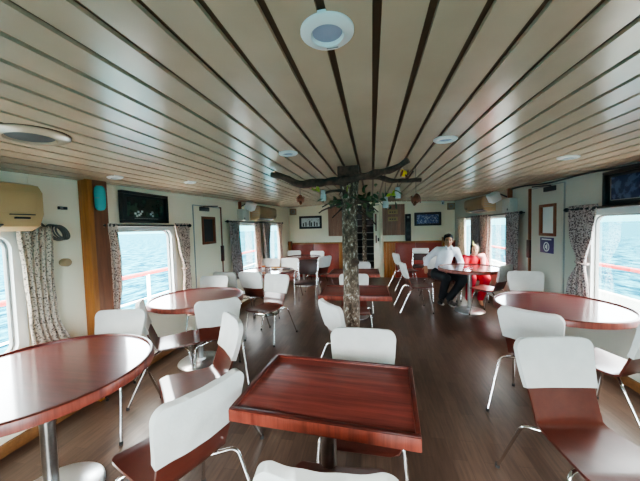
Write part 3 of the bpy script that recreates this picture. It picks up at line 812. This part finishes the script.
def hornbox(x, s, y, z, label):
    o = empty('wall_speaker', label, 'speaker', (x, y, z))
    t = Matrix.Translation((s*.2, 0, 0)) @ Matrix.Rotation(R(s*28), 4, 'Y') @ Matrix.Rotation(R(15), 4, 'X')
    bm = bmesh.new(); box(bm, -.085, .085, -.08, .08, -.075, .075, .02, mat=t); finish('casing', bm, M['white'], o)
    bm = bmesh.new(); box(bm, -.065, .065, -.088, -.078, -.055, .055, .004, mat=t); finish('front_face', bm, M['white'], o)
    tubeobj('bracket', [(0, 0, 0), (s*.1, 0, .05), (s*.18, 0, .02)], .012, M['darkgrey'], o)
hornbox(XL, 1, 5.1, 1.945, 'small white tilted speaker beside the far left air conditioner')
hornbox(XR, -1, 5.26, 1.93, 'small white tilted speaker beside the far right air conditioner')
for x, y, z, s, lb in ((XL+.14, YB-.03, 1.99, 1, 'small square wall vent in the far left corner'), (XR-.1, YB-.03, 1.98, -1, 'small square wall vent in the far right corner')):
    o = empty('wall_vent', lb, 'vent', (x, YB, z-.09))
    boxobj('frame', (-.1, .1, -.03, 0, 0, .19), M['cream2'], o, .008)
    bm = bmesh.new()
    ring_solid(bm, [(.07*math.cos(2*PI*k/20), .095+.07*math.sin(2*PI*k/20)) for k in range(20)], [(.045*math.cos(2*PI*k/20), .095+.045*math.sin(2*PI*k/20)) for k in range(20)], -.036, -.028)
    q = finish('ring', bm, M['grey'], o); q.data.transform(Matrix(((0, 1, 0, 0), (1, 0, 0, 0), (0, 0, 1, 0), (0, 0, 0, 1))))
o = empty('security_camera', 'small white security camera at the ceiling of the far right corner', 'camera', (1.93, YB-.05, 2.1))
bm = bmesh.new(); lathe(bm, [(0, -.06), (.03, -.055), (.04, -.03), (.04, .03), (.03, .045)], seg=20); finish('body', bm, M['white'], o)
bm = bmesh.new(); ell(bm, (-.01, -.035, -.025), (.02, .02, .02)); finish('camera_lens', bm, M['black'], o)

# wall screens and pictures
def side_picture(name, cat, x, s, y0, y1, z0, z1, label, img, mat_w, dots=False):
    o = empty(name, label, cat, (x, (y0+y1)/2, z0)); w = (y1-y0)/2; H = z1-z0
    S = lambda a, b: (min(s*a, s*b), max(s*a, s*b))
    t = .03; bm = bmesh.new()
    for q in ((-w, w, 0, t), (-w, w, H-t, H), (-w, -w+t, t, H-t), (w-t, w, t, H-t)): box(bm, *S(0, .045), *q, .004)
    finish('frame', bm, M['black'], o)
    boxobj('mat_board', (*S(.004, .022), -w+t, w-t, t, H-t), M['black'], o, 0)
    boxobj('picture', (*S(.02, .026), -w+t+mat_w, w-t-mat_w, t+mat_w*.8, H-t-mat_w*.6), img, o, 0)
    if dots:
        bm = bmesh.new()
        for yy, zz in ((-.15, .1), (-.11, .12), (-.13, .075), (-.08, .1), (-.06, .125), (-.1, .085), (.06, .1), (.085, .12), (.09, .08)): box(bm, *S(.024, .028), yy-.013, yy+.013, zz-.01, zz+.012, .003)
        finish('figures', bm, M['white'], o)
        bm = bmesh.new()
        for k in range(14): box(bm, *S(.022, .026), -.16+k*.024, -.16+k*.024+.018, .045, .053)
        finish('caption_marks', bm, M['grey'], o)
    else:
        bm = bmesh.new(); box(bm, *S(.02, .028), w-t-mat_w-.0, w-t-mat_w+.006, t+mat_w*.8, H-t-mat_w*.6); box(bm, *S(.02, .028), -w+t+mat_w, w-t-mat_w, t+mat_w*.8-.006, t+mat_w*.8); finish('inner_edge', bm, M['grey'], o)
side_picture('framed_picture', 'picture', XL, 1, 2.41, 3.06, 1.60, 1.93, 'black framed dark picture with white figures above the left window', M['pic_dark'], .05, True)
side_picture('framed_picture', 'picture', XR, -1, 2.45, 3.2, 1.615, 1.955, 'black framed navy picture above the near right window', M['pic_navy'], .05)
def back_picture(x0, x1, z0, z1, img, label):
    o = empty('framed_picture', label, 'picture', ((x0+x1)/2, YB, z0)); w = (x1-x0)/2; H = z1-z0; t = .035
    bm = bmesh.new()
    for q in ((-w, w, 0, t), (-w, w, H-t, H), (-w, -w+t, t, H-t), (w-t, w, t, H-t)): box(bm, q[0], q[1], -.04, 0, q[2], q[3], .004)
    finish('frame', bm, M['black'], o)
    boxobj('mat_board', (-w+t, w-t, -.02, -.004, t, H-t), M['darkgrey'], o, 0)
    boxobj('picture', (-w+t+.03, w-t-.03, -.024, -.018, t+.025, H-t-.025), img, o, 0)
    return o
o = back_picture(-2.17, -1.48, 1.47, 1.85, M['pic_white'], 'black framed white picture on the back wall, left of the trunk')
bm = bmesh.new()
for k, (a, h) in enumerate(((-.22, .1), (-.14, .13), (-.02, .17), (.03, .12), (.12, .14), (.2, .11))):
    box(bm, a-.018, a+.018, -.028, -.022, .07, .07+h, .004)
finish('figures', bm, M['darkgrey'], o)
back_picture(1.18, 1.89, 1.47, 1.84, M['pic_blue'], 'black framed blue group picture on the back wall, right of the doorway')
def board(x0, x1, z0, z1, px, label):
    o = empty('wood_board', label, 'board', ((x0+x1)/2, YB, z0)); w = (x1-x0)/2; H = z1-z0
    bm = bmesh.new(); k = 5
    for j in range(k): box(bm, -w+2*w*j/k, -w+2*w*(j+1)/k-.003, -.025, 0, 0, H, .003)
    finish('boarding', bm, M['panel_wood'], o)
    for j, zz in enumerate((.40, .6)):
        p = boxobj('sign_plate', (px-.14, px+.14, -.032, -.024, zz, zz+.13), M['cream'], o, .003)
        bm = bmesh.new()
        for q in range(3): box(bm, px-.09+q*.065, px-.09+q*.065+.035, -.035, -.031, zz+.045, zz+.075)
        finish('marks', bm, M['darkgrey'], p)
board(-1.28, -.56, 1.23, 2.1, .22, 'reddish boarded panel with two cream plates behind the tree trunk')
board(.3, .92, 1.22, 2.1, -.02, 'reddish boarded panel with two cream plates right of the doorway')
o = empty('tower_speaker', 'tall slim black speaker on the back wall, right of the doorway', 'speaker', (1.0, YB, 1.05))
boxobj('cabinet', (-.075, .075, -.12, 0, 0, .76), M['black'], o, .01)
bm = bmesh.new()
for zz in (.12, .3, .5): lathe(bm, [(0, .01), (.03, .012), (.05, .0)], seg=20, mat=Matrix.Translation((0, -.12, zz)) @ Matrix.Rotation(R(90), 4, 'X'))
finish('driver_cone', bm, M['darkgrey'], o)
boxobj('badge', (-.03, .03, -.124, -.119, .64, .7), M['grey'], o, .001)

# ------------------------------------------------------------------ ceiling fittings
LAMPS = [(-.111, .784, .073, 'large round white downlight nearest on the ceiling'), (-.60, 2.025, .07, 'round white downlight left of the tree branches'), (.48, 1.974, .074, 'round white downlight right of the tree branches'),
         (1.60, 2.675, .075, 'round white downlight near the right wall'), (-2.195, 2.1, .06, 'round white downlight above the teal holder'), (-1.90, 2.713, .06, 'round white downlight above the left wall picture')]
for x, y, rd, lb in LAMPS:
    z = zc(x, y); e = .01
    nx = (zc(x+e, y)-zc(x-e, y))/(2*e)
    o = empty('ceiling_light', lb, 'ceiling light', (x, y, z), 0, 'round ceiling downlights'); o.rotation_euler = (0, -math.atan(nx), 0)
    bm = bmesh.new(); lathe(bm, [(rd, .004), (rd, -.006), (rd-.006, -.011), (rd*.62, -.014), (rd*.56, -.004)], seg=40); finish('trim_ring', bm, M['white'], o)
    bm = bmesh.new(); lathe(bm, [(rd*.57, -.004), (rd*.3, -.0065), (0, -.007)], seg=40); finish('lens', bm, M['lens'], o)
    if y < 1: boxobj('maker_mark', (-.01, .024, .052, .055, -.0145, -.012), M['grey'], o, 0)
x, y = -1.66, 1.13; z = zc(x, y)
o = empty('ceiling_vent', 'round white ceiling vent with a dark centre above the near left table', 'vent', (x, y, z)); o.rotation_euler = (0, -math.atan((zc(x+.01, y)-zc(x-.01, y))/.02), 0)
bm = bmesh.new(); lathe(bm, [(.15, .01), (.15, -.008), (.142, -.013), (.098, -.022), (.09, -.008)], seg=48); finish('outer_ring', bm, M['plank'], o)
bm = bmesh.new(); lathe(bm, [(.156, .008), (.156, -.005), (.148, -.006)], seg=48); finish('gap_ring', bm, M['groove'], o)
bm = bmesh.new(); lathe(bm, [(.092, -.01), (.05, -.013), (0, -.014)], seg=40); finish('grille', bm, M['darkgrey'], o)
# dark wire along the right ceiling edge
bm = bmesh.new()
pts = [(XR-.03-.02*math.sin(y*3), y, zc(XR-.05, y)-.02-.012*math.sin(y*5)) for y in [2.4+.2*k for k in range(14)]]
tube(bm, pts, .01, 6); tag(finish('ceiling_cable', bm, M['darkgrey'], None, angle=180), 'thin dark cable running where the right wall meets the ceiling', 'cable')

# ------------------------------------------------------------------ tree
TX, TY = -.215, 2.76
tree = empty('indoor_tree', 'indoor tree trunk with bare branches reaching under the ceiling', 'tree', (TX, TY, 0))
bm = bmesh.new(); rows = []; SEG = 36
for i in range(61):
    z = 1.97*i/60; row = []
    cx = .012*noise.noise(Vector((0, 0, z*1.3))); cy = .01*noise.noise(Vector((5, 0, z*1.3)))
    rb = .08-.008*z/2+(.05*max(0, 1-z/.12))+.02*max(0, (z-1.65)/.3)
    for k in range(SEG):
        a = 2*PI*k/SEG
        rr = rb*(1+.10*noise.noise(Vector((math.cos(a)*2.2, math.sin(a)*2.2, z*3.5)))+.07*noise.noise(Vector((math.cos(a)*6, math.sin(a)*6, z*11))))
        row.append(bm.verts.new((cx+rr*math.cos(a), cy+rr*math.sin(a), z)))
    rows.append(row)
for p, q in zip(rows, rows[1:]):
    for k in range(SEG): bm.faces.new((p[k], p[(k+1) % SEG], q[(k+1) % SEG], q[k]))
bm.faces.new(rows[0]); bm.faces.new(rows[-1])
finish('trunk', bm, M['bark'], tree, angle=180)
bm = bmesh.new()
t = Matrix.Translation((.052, -.062, 1.16)) @ Matrix.Rotation(R(90), 4, 'X') @ Matrix.Rotation(R(36), 4, 'Y')
pr = [(.0, .012), (.014, .012), (.02, .022), (.03, .024), (.038, .012), (.042, -.01)]
lathe(bm, pr, seg=18, mat=t); finish('knot', bm, M['branch'], tree, angle=180)
boxobj('ceiling_collar', (-.1, .1, -.085, .085, 1.955, 2.085), M['branch'], tree, .01)
def branch(name, pts, r0, r1):
    pts = round_path(pts, .12, 4); n = len(pts); out = []; rs = []
    fine = []
    for a, b in zip(pts, pts[1:]):
        k = max(1, int((b-a).length/.035))
        fine += [a.lerp(b, j/k) for j in range(k)]
    fine.append(pts[-1])
    for i, p in enumerate(fine):
        t = i/(len(fine)-1)
        out.append(p+Vector((noise.noise(p*7), noise.noise(p*7+Vector((3, 1, 2))), noise.noise(p*7+Vector((9, 2, 4)))))*.024)
        rs.append((r0+(r1-r0)*t)*(1+.35*noise.noise(p*14)))
    bm = bmesh.new(); tube(bm, out, rs, 12); return finish(name, bm, M['branch'], tree, angle=180)
branch('branch', [(.03, -.02, 1.93), (-.03, -.06, 1.935), (-.22, -.1, 1.93), (-.43, -.14, 1.917), (-.59, -.18, 1.966), (-.71, -.21, 2.01)], .05, .026)
branch('branch', [(-.08, -.05, 1.93), (.06, -.09, 1.95), (.16, -.14, 1.957), (.33, -.26, 1.96), (.52, -.38, 2.015)], .044, .024)
branch('branch', [(.1, -.05, 1.955), (.29, -.11, 1.955), (.43, -.06, 1.91), (.66, -.01, 1.896)], .028, .018)
branch('branch', [(.03, .0, 1.84), (-.12, -.04, 1.85), (-.27, -.06, 1.844)], .018, .01)
for k in range(12):
    a = random.uniform(-.6, 3.6); l = random.uniform(.14, .34); z = random.uniform(1.66, 1.86)
    d = Vector((math.cos(a), -abs(math.sin(a))*.5, random.uniform(-.5, .2)))
    branch('twig', [(.06*math.cos(a), -.06*abs(math.sin(a)), z), tuple(Vector((0, 0, z))+d*l*.6), tuple(Vector((0, 0, z-.04))+d*l)], .011, .005)
branch('twig', [(.52, -.04, 1.9), (.57, -.05, 1.94), (.6, -.06, 1.99)], .012, .006)
def leaf(bm, c, size, mi):
    t = Matrix.Translation(c) @ Matrix.Rotation(random.random()*6.3, 4, 'Z') @ Matrix.Rotation(random.uniform(-1.2, 1.2), 4, 'X') @ Matrix.Rotation(random.uniform(.2, 1.5), 4, 'Y')
    o = [(0, 0), (.25, .2), (.55, .26), (.85, .12), (1, 0), (.85, -.12), (.55, -.26), (.25, -.2)]
    ctr = [bm.verts.new(t @ Vector((x*size, 0, -.05*size))) for x in (.25, .55, .85)]
    vs = [bm.verts.new(t @ Vector((x*size, y*size, .08*size if y else 0))) for x, y in o]
    for f in ((vs[0], vs[1], ctr[0]), (vs[1], vs[2], ctr[1], ctr[0]), (vs[2], vs[3], ctr[2], ctr[1]), (vs[3], vs[4], ctr[2]),
              (vs[4], vs[5], ctr[2]), (vs[5], vs[6], ctr[1], ctr[2]), (vs[6], vs[7], ctr[0], ctr[1]), (vs[7], vs[0], ctr[0])):
        bm.faces.new(f).material_index = mi
bm = bmesh.new()
for k in range(70):
    c = (random.gauss(.17, .11), random.gauss(-.02, .09), random.gauss(1.76, .06)); leaf(bm, c, random.uniform(.05, .1), 0)
for k in range(18):
    c = (random.gauss(-.17, .07), random.gauss(-.02, .07), random.gauss(1.76, .05)); leaf(bm, c, random.uniform(.05, .08), 0)
for c in ((.0, -.14, 1.88), (-.30, -.13, 1.9), (-.32, -.14, 1.86), (.40, -.02, 1.80), (.44, -.02, 1.83)):
    leaf(bm, c, .075, 1); leaf(bm, c, .06, 1)
finish('foliage', bm, [M['leaf'], M['leaf_yellow']], tree, angle=180)
# things hung from the branches
def jar(x, y, z, ztop, label, h=.085, r=.028):
    o = empty('hanging_jar', label, 'jar', (x, y, z), 0, 'glass jars hung in the tree')
    bm = bmesh.new(); lathe(bm, [(0, 0), (r*.9, 0), (r, .008), (r, h*.7), (r*.7, h*.85), (r*.7, h)], seg=24); finish('jar_glass', bm, M['jarglass'], o)
    bm = bmesh.new(); lathe(bm, [(0, h+.018), (r*.74, h+.018), (r*.78, h+.012), (r*.78, h-.012)], seg=24); finish('lid', bm, M['grey'], o)
    tubeobj('string', [(0, 0, h+.018), (0, 0, ztop-z)], .0025, M['darkgrey'], o, 6)
M['jarglass'] = flat('pale_jar_glass', srgb(240, 242, 240), .1, var=.15, scale=20.); M['jarglass'].node_tree.nodes['Principled BSDF'].inputs['Transmission Weight'].default_value = .55
jar(-.46, 2.7, 1.755, 1.845, 'pale glass jar hanging left of the trunk')
jar(.128, 2.7, 1.665, 1.90, 'pale glass jar hanging lowest, right of the trunk')
jar(.24, 2.72, 1.75, 1.89, 'pale glass jar hanging higher, farther right of the trunk')
def ornament(x, y, z, ztop, label, m, sc=1.):
    o = empty('hanging_ornament', label, 'ornament', (x, y, z), random.random()*2, 'small ornaments hung in the tree')
    bm = bmesh.new(); ell(bm, (0, 0, 0), (.04*sc, .03*sc, .03*sc), 16, 10, Matrix.Rotation(R(25), 4, 'Y')); ell(bm, (.035*sc, 0, .03*sc), (.02*sc, .02*sc, .02*sc)); finish('body', bm, m, o)
    for s in (-1, 1):
        bm = bmesh.new(); ell(bm, (-.01*sc, s*.03*sc, .0), (.045*sc, .007*sc, .02*sc), 12, 8, Matrix.Rotation(R(35), 4, 'Y')); finish('wing', bm, M['ornament'], o)
    bm = bmesh.new(); ell(bm, (-.06*sc, 0, -.035*sc), (.035*sc, .014*sc, .006), 12, 8, Matrix.Rotation(R(-35), 4, 'Y')); finish('tail', bm, M['ornament'], o)
    tubeobj('thread', [(0, 0, .02*sc), (0, 0, ztop-z)], .002, M['darkgrey'], o, 6)
ornament(-.67, 2.62, 1.77, 1.92, 'small reddish brown ornament hanging from the left branch tip', M['ornament'])
ornament(.423, 2.85, 1.745, zc(.423, 2.85), 'brown pointed ornament hanging right of the branches', M['ornament'], 1.2)
ornament(.27, 2.45, 1.93, 1.985, 'yellow bird-like ornament on the upper right branch', M['bird_yellow'], .8)
# thin dark post in front of the doorway
o = empty('slim_post', 'slim dark trunk-like post standing in front of the doorway', 'post', (-.21, 7.75, 0))
branch_pts = [Vector((.01*noise.noise(Vector((0, 0, z))), 0, z)) for z in [2.16*k/16 for k in range(17)]]
bm = bmesh.new(); tube(bm, branch_pts, [.06+.008*noise.noise(p*6) for p in branch_pts], 14); finish('shaft', bm, M['bark'], o, angle=180)
bm = bmesh.new(); lathe(bm, [(0, 0), (.11, 0), (.11, .02), (.07, .04)], seg=24); finish('foot', bm, M['darkgrey'], o)

# ------------------------------------------------------------------ people
def cap_chain(bm, pts, rs, seg=14):
    """tapered chain with rounded ends, used as raw matter for a remeshed body"""
    pts = [Vector(p) for p in pts]
    for a, b, ra, rb in zip(pts, pts[1:], rs, rs[1:]):
        n = max(2, int((b-a).length/.02))
        tube(bm, [a.lerp(b, k/n) for k in range(n+1)], [ra+(rb-ra)*k/n for k in range(n+1)], seg)
    for p, r in zip(pts, rs): ell(bm, p, (r, r, r), seg, 8)
def remeshed(name, bm, m, parent, vox, smooth=4):
    o = finish(name, bm, m, None)
    rm = o.modifiers.new('r', 'REMESH'); rm.mode = 'VOXEL'; rm.voxel_size = vox; rm.use_smooth_shade = True
    s = o.modifiers.new('s', 'SMOOTH'); s.factor = .5; s.iterations = smooth
    dg = bpy.context.evaluated_depsgraph_get()
    me = bpy.data.meshes.new_from_object(o.evaluated_get(dg)); me.name = name
    old = o.data; o.modifiers.clear(); o.data = me; bpy.data.meshes.remove(old)
    me.polygons.foreach_set('use_smooth', [True]*len(me.polygons))
    if not me.materials: me.materials.append(m)
    o.parent = parent; return o
def hand(bm, wrist, d, palm_n, side, curl=.6, k=1.):
    """palm with four unequal fingers and a thumb; d: wrist->knuckles, palm_n: normal out of the palm"""
    d = Vector(d).normalized(); pn = Vector(palm_n); pn = (pn-d*pn.dot(d)).normalized(); sd = d.cross(pn).normalized()*side
    w = Vector(wrist)
    for q in (-.026, -.009, .009, .026): cap_chain(bm, [w+sd*q*.5*k, w+d*.085*k+sd*q*k], [.016*k, .0135*k], 8)
    for q, l in ((-.03, .068), (-.010, .08), (.010, .075), (.03, .058)):
        p = w+d*.088*k+sd*q*k; l *= k; dirv = d.copy(); pts = [p]; ang = 0
        for seg_l, c in ((.45, .5), (.3, 1.), (.25, 1.5)):
            v = (d*math.cos(curl*c)+pn*math.sin(curl*c)).normalized(); p = p+v*l*seg_l; pts.append(p)
        cap_chain(bm, pts, [.009*k, .0085*k, .008*k, .007*k], 8)
    b = w+d*.03*k-sd*.03*k
    cap_chain(bm, [b, b+(d*.6-sd*.7+pn*.25).normalized()*.035*k, b+(d*.9-sd*.6+pn*.5).normalized()*.066*k], [.012*k, .0105*k, .008*k], 8)
def head(bm, c, f, k=1.):
    """c: head centre, f: facing direction"""
    f = Vector(f).normalized(); s = f.cross(Vector((0, 0, 1))).normalized(); u = s.cross(f)
    T = Matrix((s, f, u)).transposed()
    c = Vector(c)
    def E(x, y, z, rx, ry, rz): ell(bm, c+T @ Vector((x, y, z))*k, (rx*k, ry*k, rz*k), 18, 12, T.to_4x4())
    E(0, -.01, .03, .076, .095, .088); E(0, .018, -.035, .062, .072, .08); E(0, .045, -.085, .034, .034, .03)
    E(0, .092, -.012, .013, .016, .026); E(0, .1, -.028, .017, .014, .012)          # nose
    E(0, .08, -.06, .026, .014, .012); E(-.034, .062, -.03, .026, .02, .026); E(.034, .062, -.03, .026, .02, .026)
    E(0, .078, .022, .05, .014, .012)
    for q in (-1, 1): E(q*.078, -.008, -.01, .012, .022, .034)
    return T
def face_bits(parent, c, T, k, hairm, brow=True):
    c = Vector(c)
    for q in (-1, 1):
        bm = bmesh.new(); ell(bm, c+T @ Vector((q*.031, .083, .002))*k, (.012*k, .007*k, .007*k), 10, 8, T.to_4x4()); finish('eye', bm, M['black'], parent)
        bm = bmesh.new(); ell(bm, c+T @ Vector((q*.033, .087, .024))*k, (.02*k, .008*k, .005*k), 10, 6, T.to_4x4()); finish('eyebrow', bm, hairm, parent)
    bm = bmesh.new(); ell(bm, c+T @ Vector((0, .092, -.058))*k, (.022*k, .007*k, .007*k), 12, 8, T.to_4x4()); finish('lips', bm, M['lips'], parent)
M['lips'] = flat('lips', srgb(150, 80, 76), .4)

# --- the man
HM = Vector((1.46, 5.70, 1.185)); fm = Vector((-.16, -1, -.03))
man = empty('person', 'man in white shirt and black trousers seated with one arm over a chair back', 'person', (1.34, 5.7, 0), 0)
def P(*a): return [tuple(Vector(q)-Vector(man.location)) for q in a]
R_arm = [(1.28, 5.78, 1.0), (1.12, 5.86, .84), (1.05, 5.74, .70)]
L_arm = [(1.60, 5.73, .99), (1.69, 5.70, .74), (1.47, 5.52, .635)]
R_leg = [(1.25, 5.76, .53), (1.33, 5.32, .52), (1.31, 5.60, .10)]
L_leg = [(1.46, 5.74, .53), (1.63, 5.34, .52), (1.42, 5.50, .10)]
bm = bmesh.new()
cap_chain(bm, P((1.36, 5.78, .54), (1.38, 5.79, .7), (1.43, 5.77, .92)), [.125, .118, .125], 18)
cap_chain(bm, P((1.32, 5.78, .98), (1.56, 5.73, .97)), [.068, .068], 16)
cap_chain(bm, P((1.44, 5.76, 1.0), HM), [.058, .052], 14)
T = head(bm, P(HM)[0], fm)
for arm in (R_arm, L_arm): cap_chain(bm, P(*arm), [.058, .042, .027], 14)
hand(bm, P(R_arm[2])[0], (.05, -.15, -1), (-.1, 1, 0), 1, .35)
hand(bm, P(L_arm[2])[0], (-.95, -.25, -.25), (0, 0, -1), 1, .35)
for l in (R_leg, L_leg): cap_chain(bm, P(*l), [.085, .06, .042], 14)
body = remeshed('body', bm, M['skin'], man, .0075, 3)
face_bits(man, P(HM)[0], T, 1., M['hair'])
bm = bmesh.new(); c = Vector(P(HM)[0])
ell(bm, c+T @ Vector((0, -.022, .052)), (.084, .098, .082), 20, 14, T.to_4x4()); ell(bm, c+T @ Vector((.01, .05, .103)), (.062, .045, .026), 16, 10, T.to_4x4())
for q in (-1, 1): ell(bm, c+T @ Vector((q*.072, -.012, .03)), (.014, .05, .05), 12, 8, T.to_4x4())
remeshed('hair', bm, M['hair'], man, .009, 3)
bm = bmesh.new()
cap_chain(bm, P((1.36, 5.78, .55), (1.38, 5.79, .72), (1.43, 5.77, .93)), [.145, .138, .145], 18)
cap_chain(bm, P((1.31, 5.78, .985), (1.57, 5.73, .975)), [.082, .082], 16)
cap_chain(bm, P((1.46, 5.76, 1.0), (1.47, 5.75, 1.06)), [.08, .068], 14)
cap_chain(bm, P(R_arm[0], R_arm[1], (1.052, 5.75, .72)), [.07, .056, .044], 14); cap_chain(bm, P(L_arm[0], L_arm[1], (1.53, 5.57, .665)), [.068, .054, .042], 14)
sh = remeshed('shirt', bm, M['shirt'], man, .012, 4)
for q in (-1, 1):
    bm = bmesh.new(); cap_chain(bm, P((1.465+q*.05, 5.70, 1.075), (1.47+q*.035, 5.655, 1.02)), [.016, .012], 8); finish('collar', bm, M['shirt'], man)
bm = bmesh.new()
cap_chain(bm, P((1.27, 5.76, .53), (1.45, 5.75, .53)), [.13, .13], 16)
for l in (R_leg, L_leg): cap_chain(bm, P(l[0], l[1], tuple(Vector(l[2])+Vector((0, 0, .02)))), [.105, .082, .062], 14)
remeshed('trousers', bm, M['trouser'], man, .012, 4)
for l, a in ((R_leg, -.06), (L_leg, .05)):
    x, y, z = l[2]; t = Matrix.Rotation(a*3, 4, 'Z')
    bm = bmesh.new()
    ell(bm, P((x, y, .055))[0], (.045, .055, .05)); ell(bm, tuple(Vector(P((x+a, y-.13, .045))[0])), (.047, .085, .038)); ell(bm, P((x+a*.5, y-.06, .05))[0], (.045, .08, .045))
    sh_ = remeshed('shoe', bm, M['black'], man, .009, 2)
    bm = bmesh.new(); ell(bm, P((x+a*.5, y-.075, .012))[0], (.052, .145, .012)); finish('sole', bm, M['white'], sh_)

man.location.x -= .03
# --- the woman
k = .88
HW = Vector((1.87, 5.73, 1.005)); fw_ = Vector((-.22, -1, -.1))
wom = empty('person', 'woman in a red outfit and pink scarf seated by the window behind the round table', 'person', (1.86, 5.8, 0), 0)
def P(*a): return [tuple(Vector(q)-Vector(wom.location)) for q in a]
RA = [(1.715, 5.80, .84), (1.68, 5.68, .68), (1.78, 5.60, .60)]
LA = [(2.02, 5.80, .84), (2.06, 5.68, .68), (1.96, 5.60, .60)]
RL = [(1.79, 5.84, .52), (1.72, 5.46, .50), (1.70, 5.53, .09)]
LL = [(1.94, 5.84, .52), (1.96, 5.46, .50), (1.91, 5.56, .09)]
bm = bmesh.new()
cap_chain(bm, P((1.865, 5.86, .53), (1.865, 5.84, .66), (1.868, 5.81, .78)), [.12, .1, .11], 18)
cap_chain(bm, P((1.78, 5.80, .825), (1.955, 5.80, .825)), [.055, .055], 14)
cap_chain(bm, P((1.868, 5.80, .84), HW), [.046, .043], 14)
T = head(bm, P(HW)[0], fw_, k)
for arm in (RA, LA): cap_chain(bm, P(*arm), [.045, .034, .023], 14)
hand(bm, P(RA[2])[0], (.6, -.6, -.2), (0, 0, -1), -1, .35, .85); hand(bm, P(LA[2])[0], (-.6, -.6, -.2), (0, 0, -1), 1, .35, .85)
for l in (RL, LL): cap_chain(bm, P(*l), [.085, .056, .036], 14)
for l in (RL, LL):
    x, y, z = l[2]; cap_chain(bm, P((x, y, .06), (x-.01, y-.07, .035), (x-.015, y-.13, .022)), [.036, .032, .02], 10)
remeshed('body', bm, M['skin_light'], wom, .0075, 3)
face_bits(wom, P(HW)[0], T, k, M['hair'])
bm = bmesh.new(); c = Vector(P(HW)[0])
ell(bm, c+T @ Vector((0, -.03, .035))*k, (.092*k, .098*k, .094*k), 20, 14, T.to_4x4())
for q in (-1, 1): ell(bm, c+T @ Vector((q*.076, -.02, -.03))*k, (.018*k, .045*k, .075*k), 12, 8, T.to_4x4())
ell(bm, c+T @ Vector((0, -.085, -.06))*k, (.06*k, .03*k, .08*k), 14, 10, T.to_4x4())
remeshed('hair', bm, M['hair'], wom, .009, 3)
bm = bmesh.new()
ell(bm, c+T @ Vector((.025, .045, .105))*k, (.04*k, .035*k, .02*k), 16, 10, T.to_4x4()); cap_chain(bm, [c+T @ Vector((.03, .03, .11))*k, c+T @ Vector((.045, .02, .21))*k], [.016, .005], 10)
remeshed('headpiece', bm, M['yellow'], wom, .006, 2)
bm = bmesh.new()
cap_chain(bm, P((1.865, 5.86, .55), (1.865, 5.84, .66), (1.868, 5.81, .79)), [.14, .118, .12], 18)
cap_chain(bm, P((1.76, 5.80, .82), (1.975, 5.80, .82)), [.07, .07], 14)
for arm in (RA, LA): cap_chain(bm, P(arm[0], arm[1], tuple(Vector(arm[1]).lerp(Vector(arm[2]), .6))), [.068, .055, .045], 14)
remeshed('tunic', bm, M['red'], wom, .012, 4)
bm = bmesh.new()
cap_chain(bm, P((1.80, 5.84, .53), (1.93, 5.84, .53)), [.12, .12], 16)
for l in (RL, LL): cap_chain(bm, P(l[0], l[1], tuple(Vector(l[2])+Vector((0, 0, .03)))), [.105, .09, .06], 14)
remeshed('trousers', bm, M['red'], wom, .012, 4)
bm = bmesh.new()
cap_chain(bm, P((1.93, 5.735, .885), (2.0, 5.70, .84), (1.99, 5.675, .72), (1.97, 5.68, .6)), [.03, .05, .05, .04], 12)
cap_chain(bm, P((1.93, 5.735, .885), (2.03, 5.78, .885), (2.06, 5.83, .84)), [.03, .045, .04], 12)
remeshed('scarf', bm, M['pink'], wom, .012, 4)

wom.location.x += .035
# ------------------------------------------------------------------ world, light, camera
w = bpy.data.worlds.new('World'); scn.world = w; w.use_nodes = True; nt = w.node_tree
bg = nt.nodes['Background']
tc = N(nt, 'ShaderNodeTexCoord'); sp = N(nt, 'ShaderNodeSeparateXYZ'); nt.links.new(tc.outputs['Generated'], sp.inputs[0])
r = ramp(nt, [(0., (.03, .15, .19)), (.05, (.07, .21, .27)), (.12, (.55, .76, 1.)), (.4, (.72, .85, 1.)), (1., (1., .92, .83))]); nt.links.new(sp.outputs['Z'], r.inputs['Fac'])
nt.links.new(r.outputs['Color'], bg.inputs['Color']); bg.inputs['Strength'].default_value = 16.5

cam = bpy.data.cameras.new('camera'); co = bpy.data.objects.new('camera', cam); COL.objects.link(co); scn.camera = co
cam.sensor_width = 36.; cam.lens = 36.*280./640.; cam.clip_start = .02; cam.clip_end = 2000
# orientation measured from the vanishing point of the ceiling joints (372, 226) and the tilt of the uprights
f = 280.; fwd = Vector(((372-320)/f, (226-240.5)/f, 1.)).normalized(); roll = .027
r0 = Vector((math.cos(roll), -math.sin(roll), 0)); rt = (r0-fwd*r0.dot(fwd)).normalized(); up = rt.cross(fwd)
if up.y > 0: up = -up
# columns: camera x right, y down, z forward expressed through world axes
Rw = Matrix((rt, fwd, up))        # world <- cam(x right,y down,z fwd)
cr = Rw @ Vector((1, 0, 0)); cu = Rw @ Vector((0, -1, 0)); cb = Rw @ Vector((0, 0, -1))
co.matrix_world = Matrix.Translation((0, 0, 1.5)) @ Matrix((cr, cu, cb)).transposed().to_4x4()
scn.view_settings.view_transform = 'AgX'; scn.view_settings.look = 'AgX - Medium High Contrast'; scn.view_settings.use_white_balance = True; scn.view_settings.white_balance_temperature = 8000; scn.view_settings.white_balance_tint = 11
scn.view_settings.exposure = 1.25
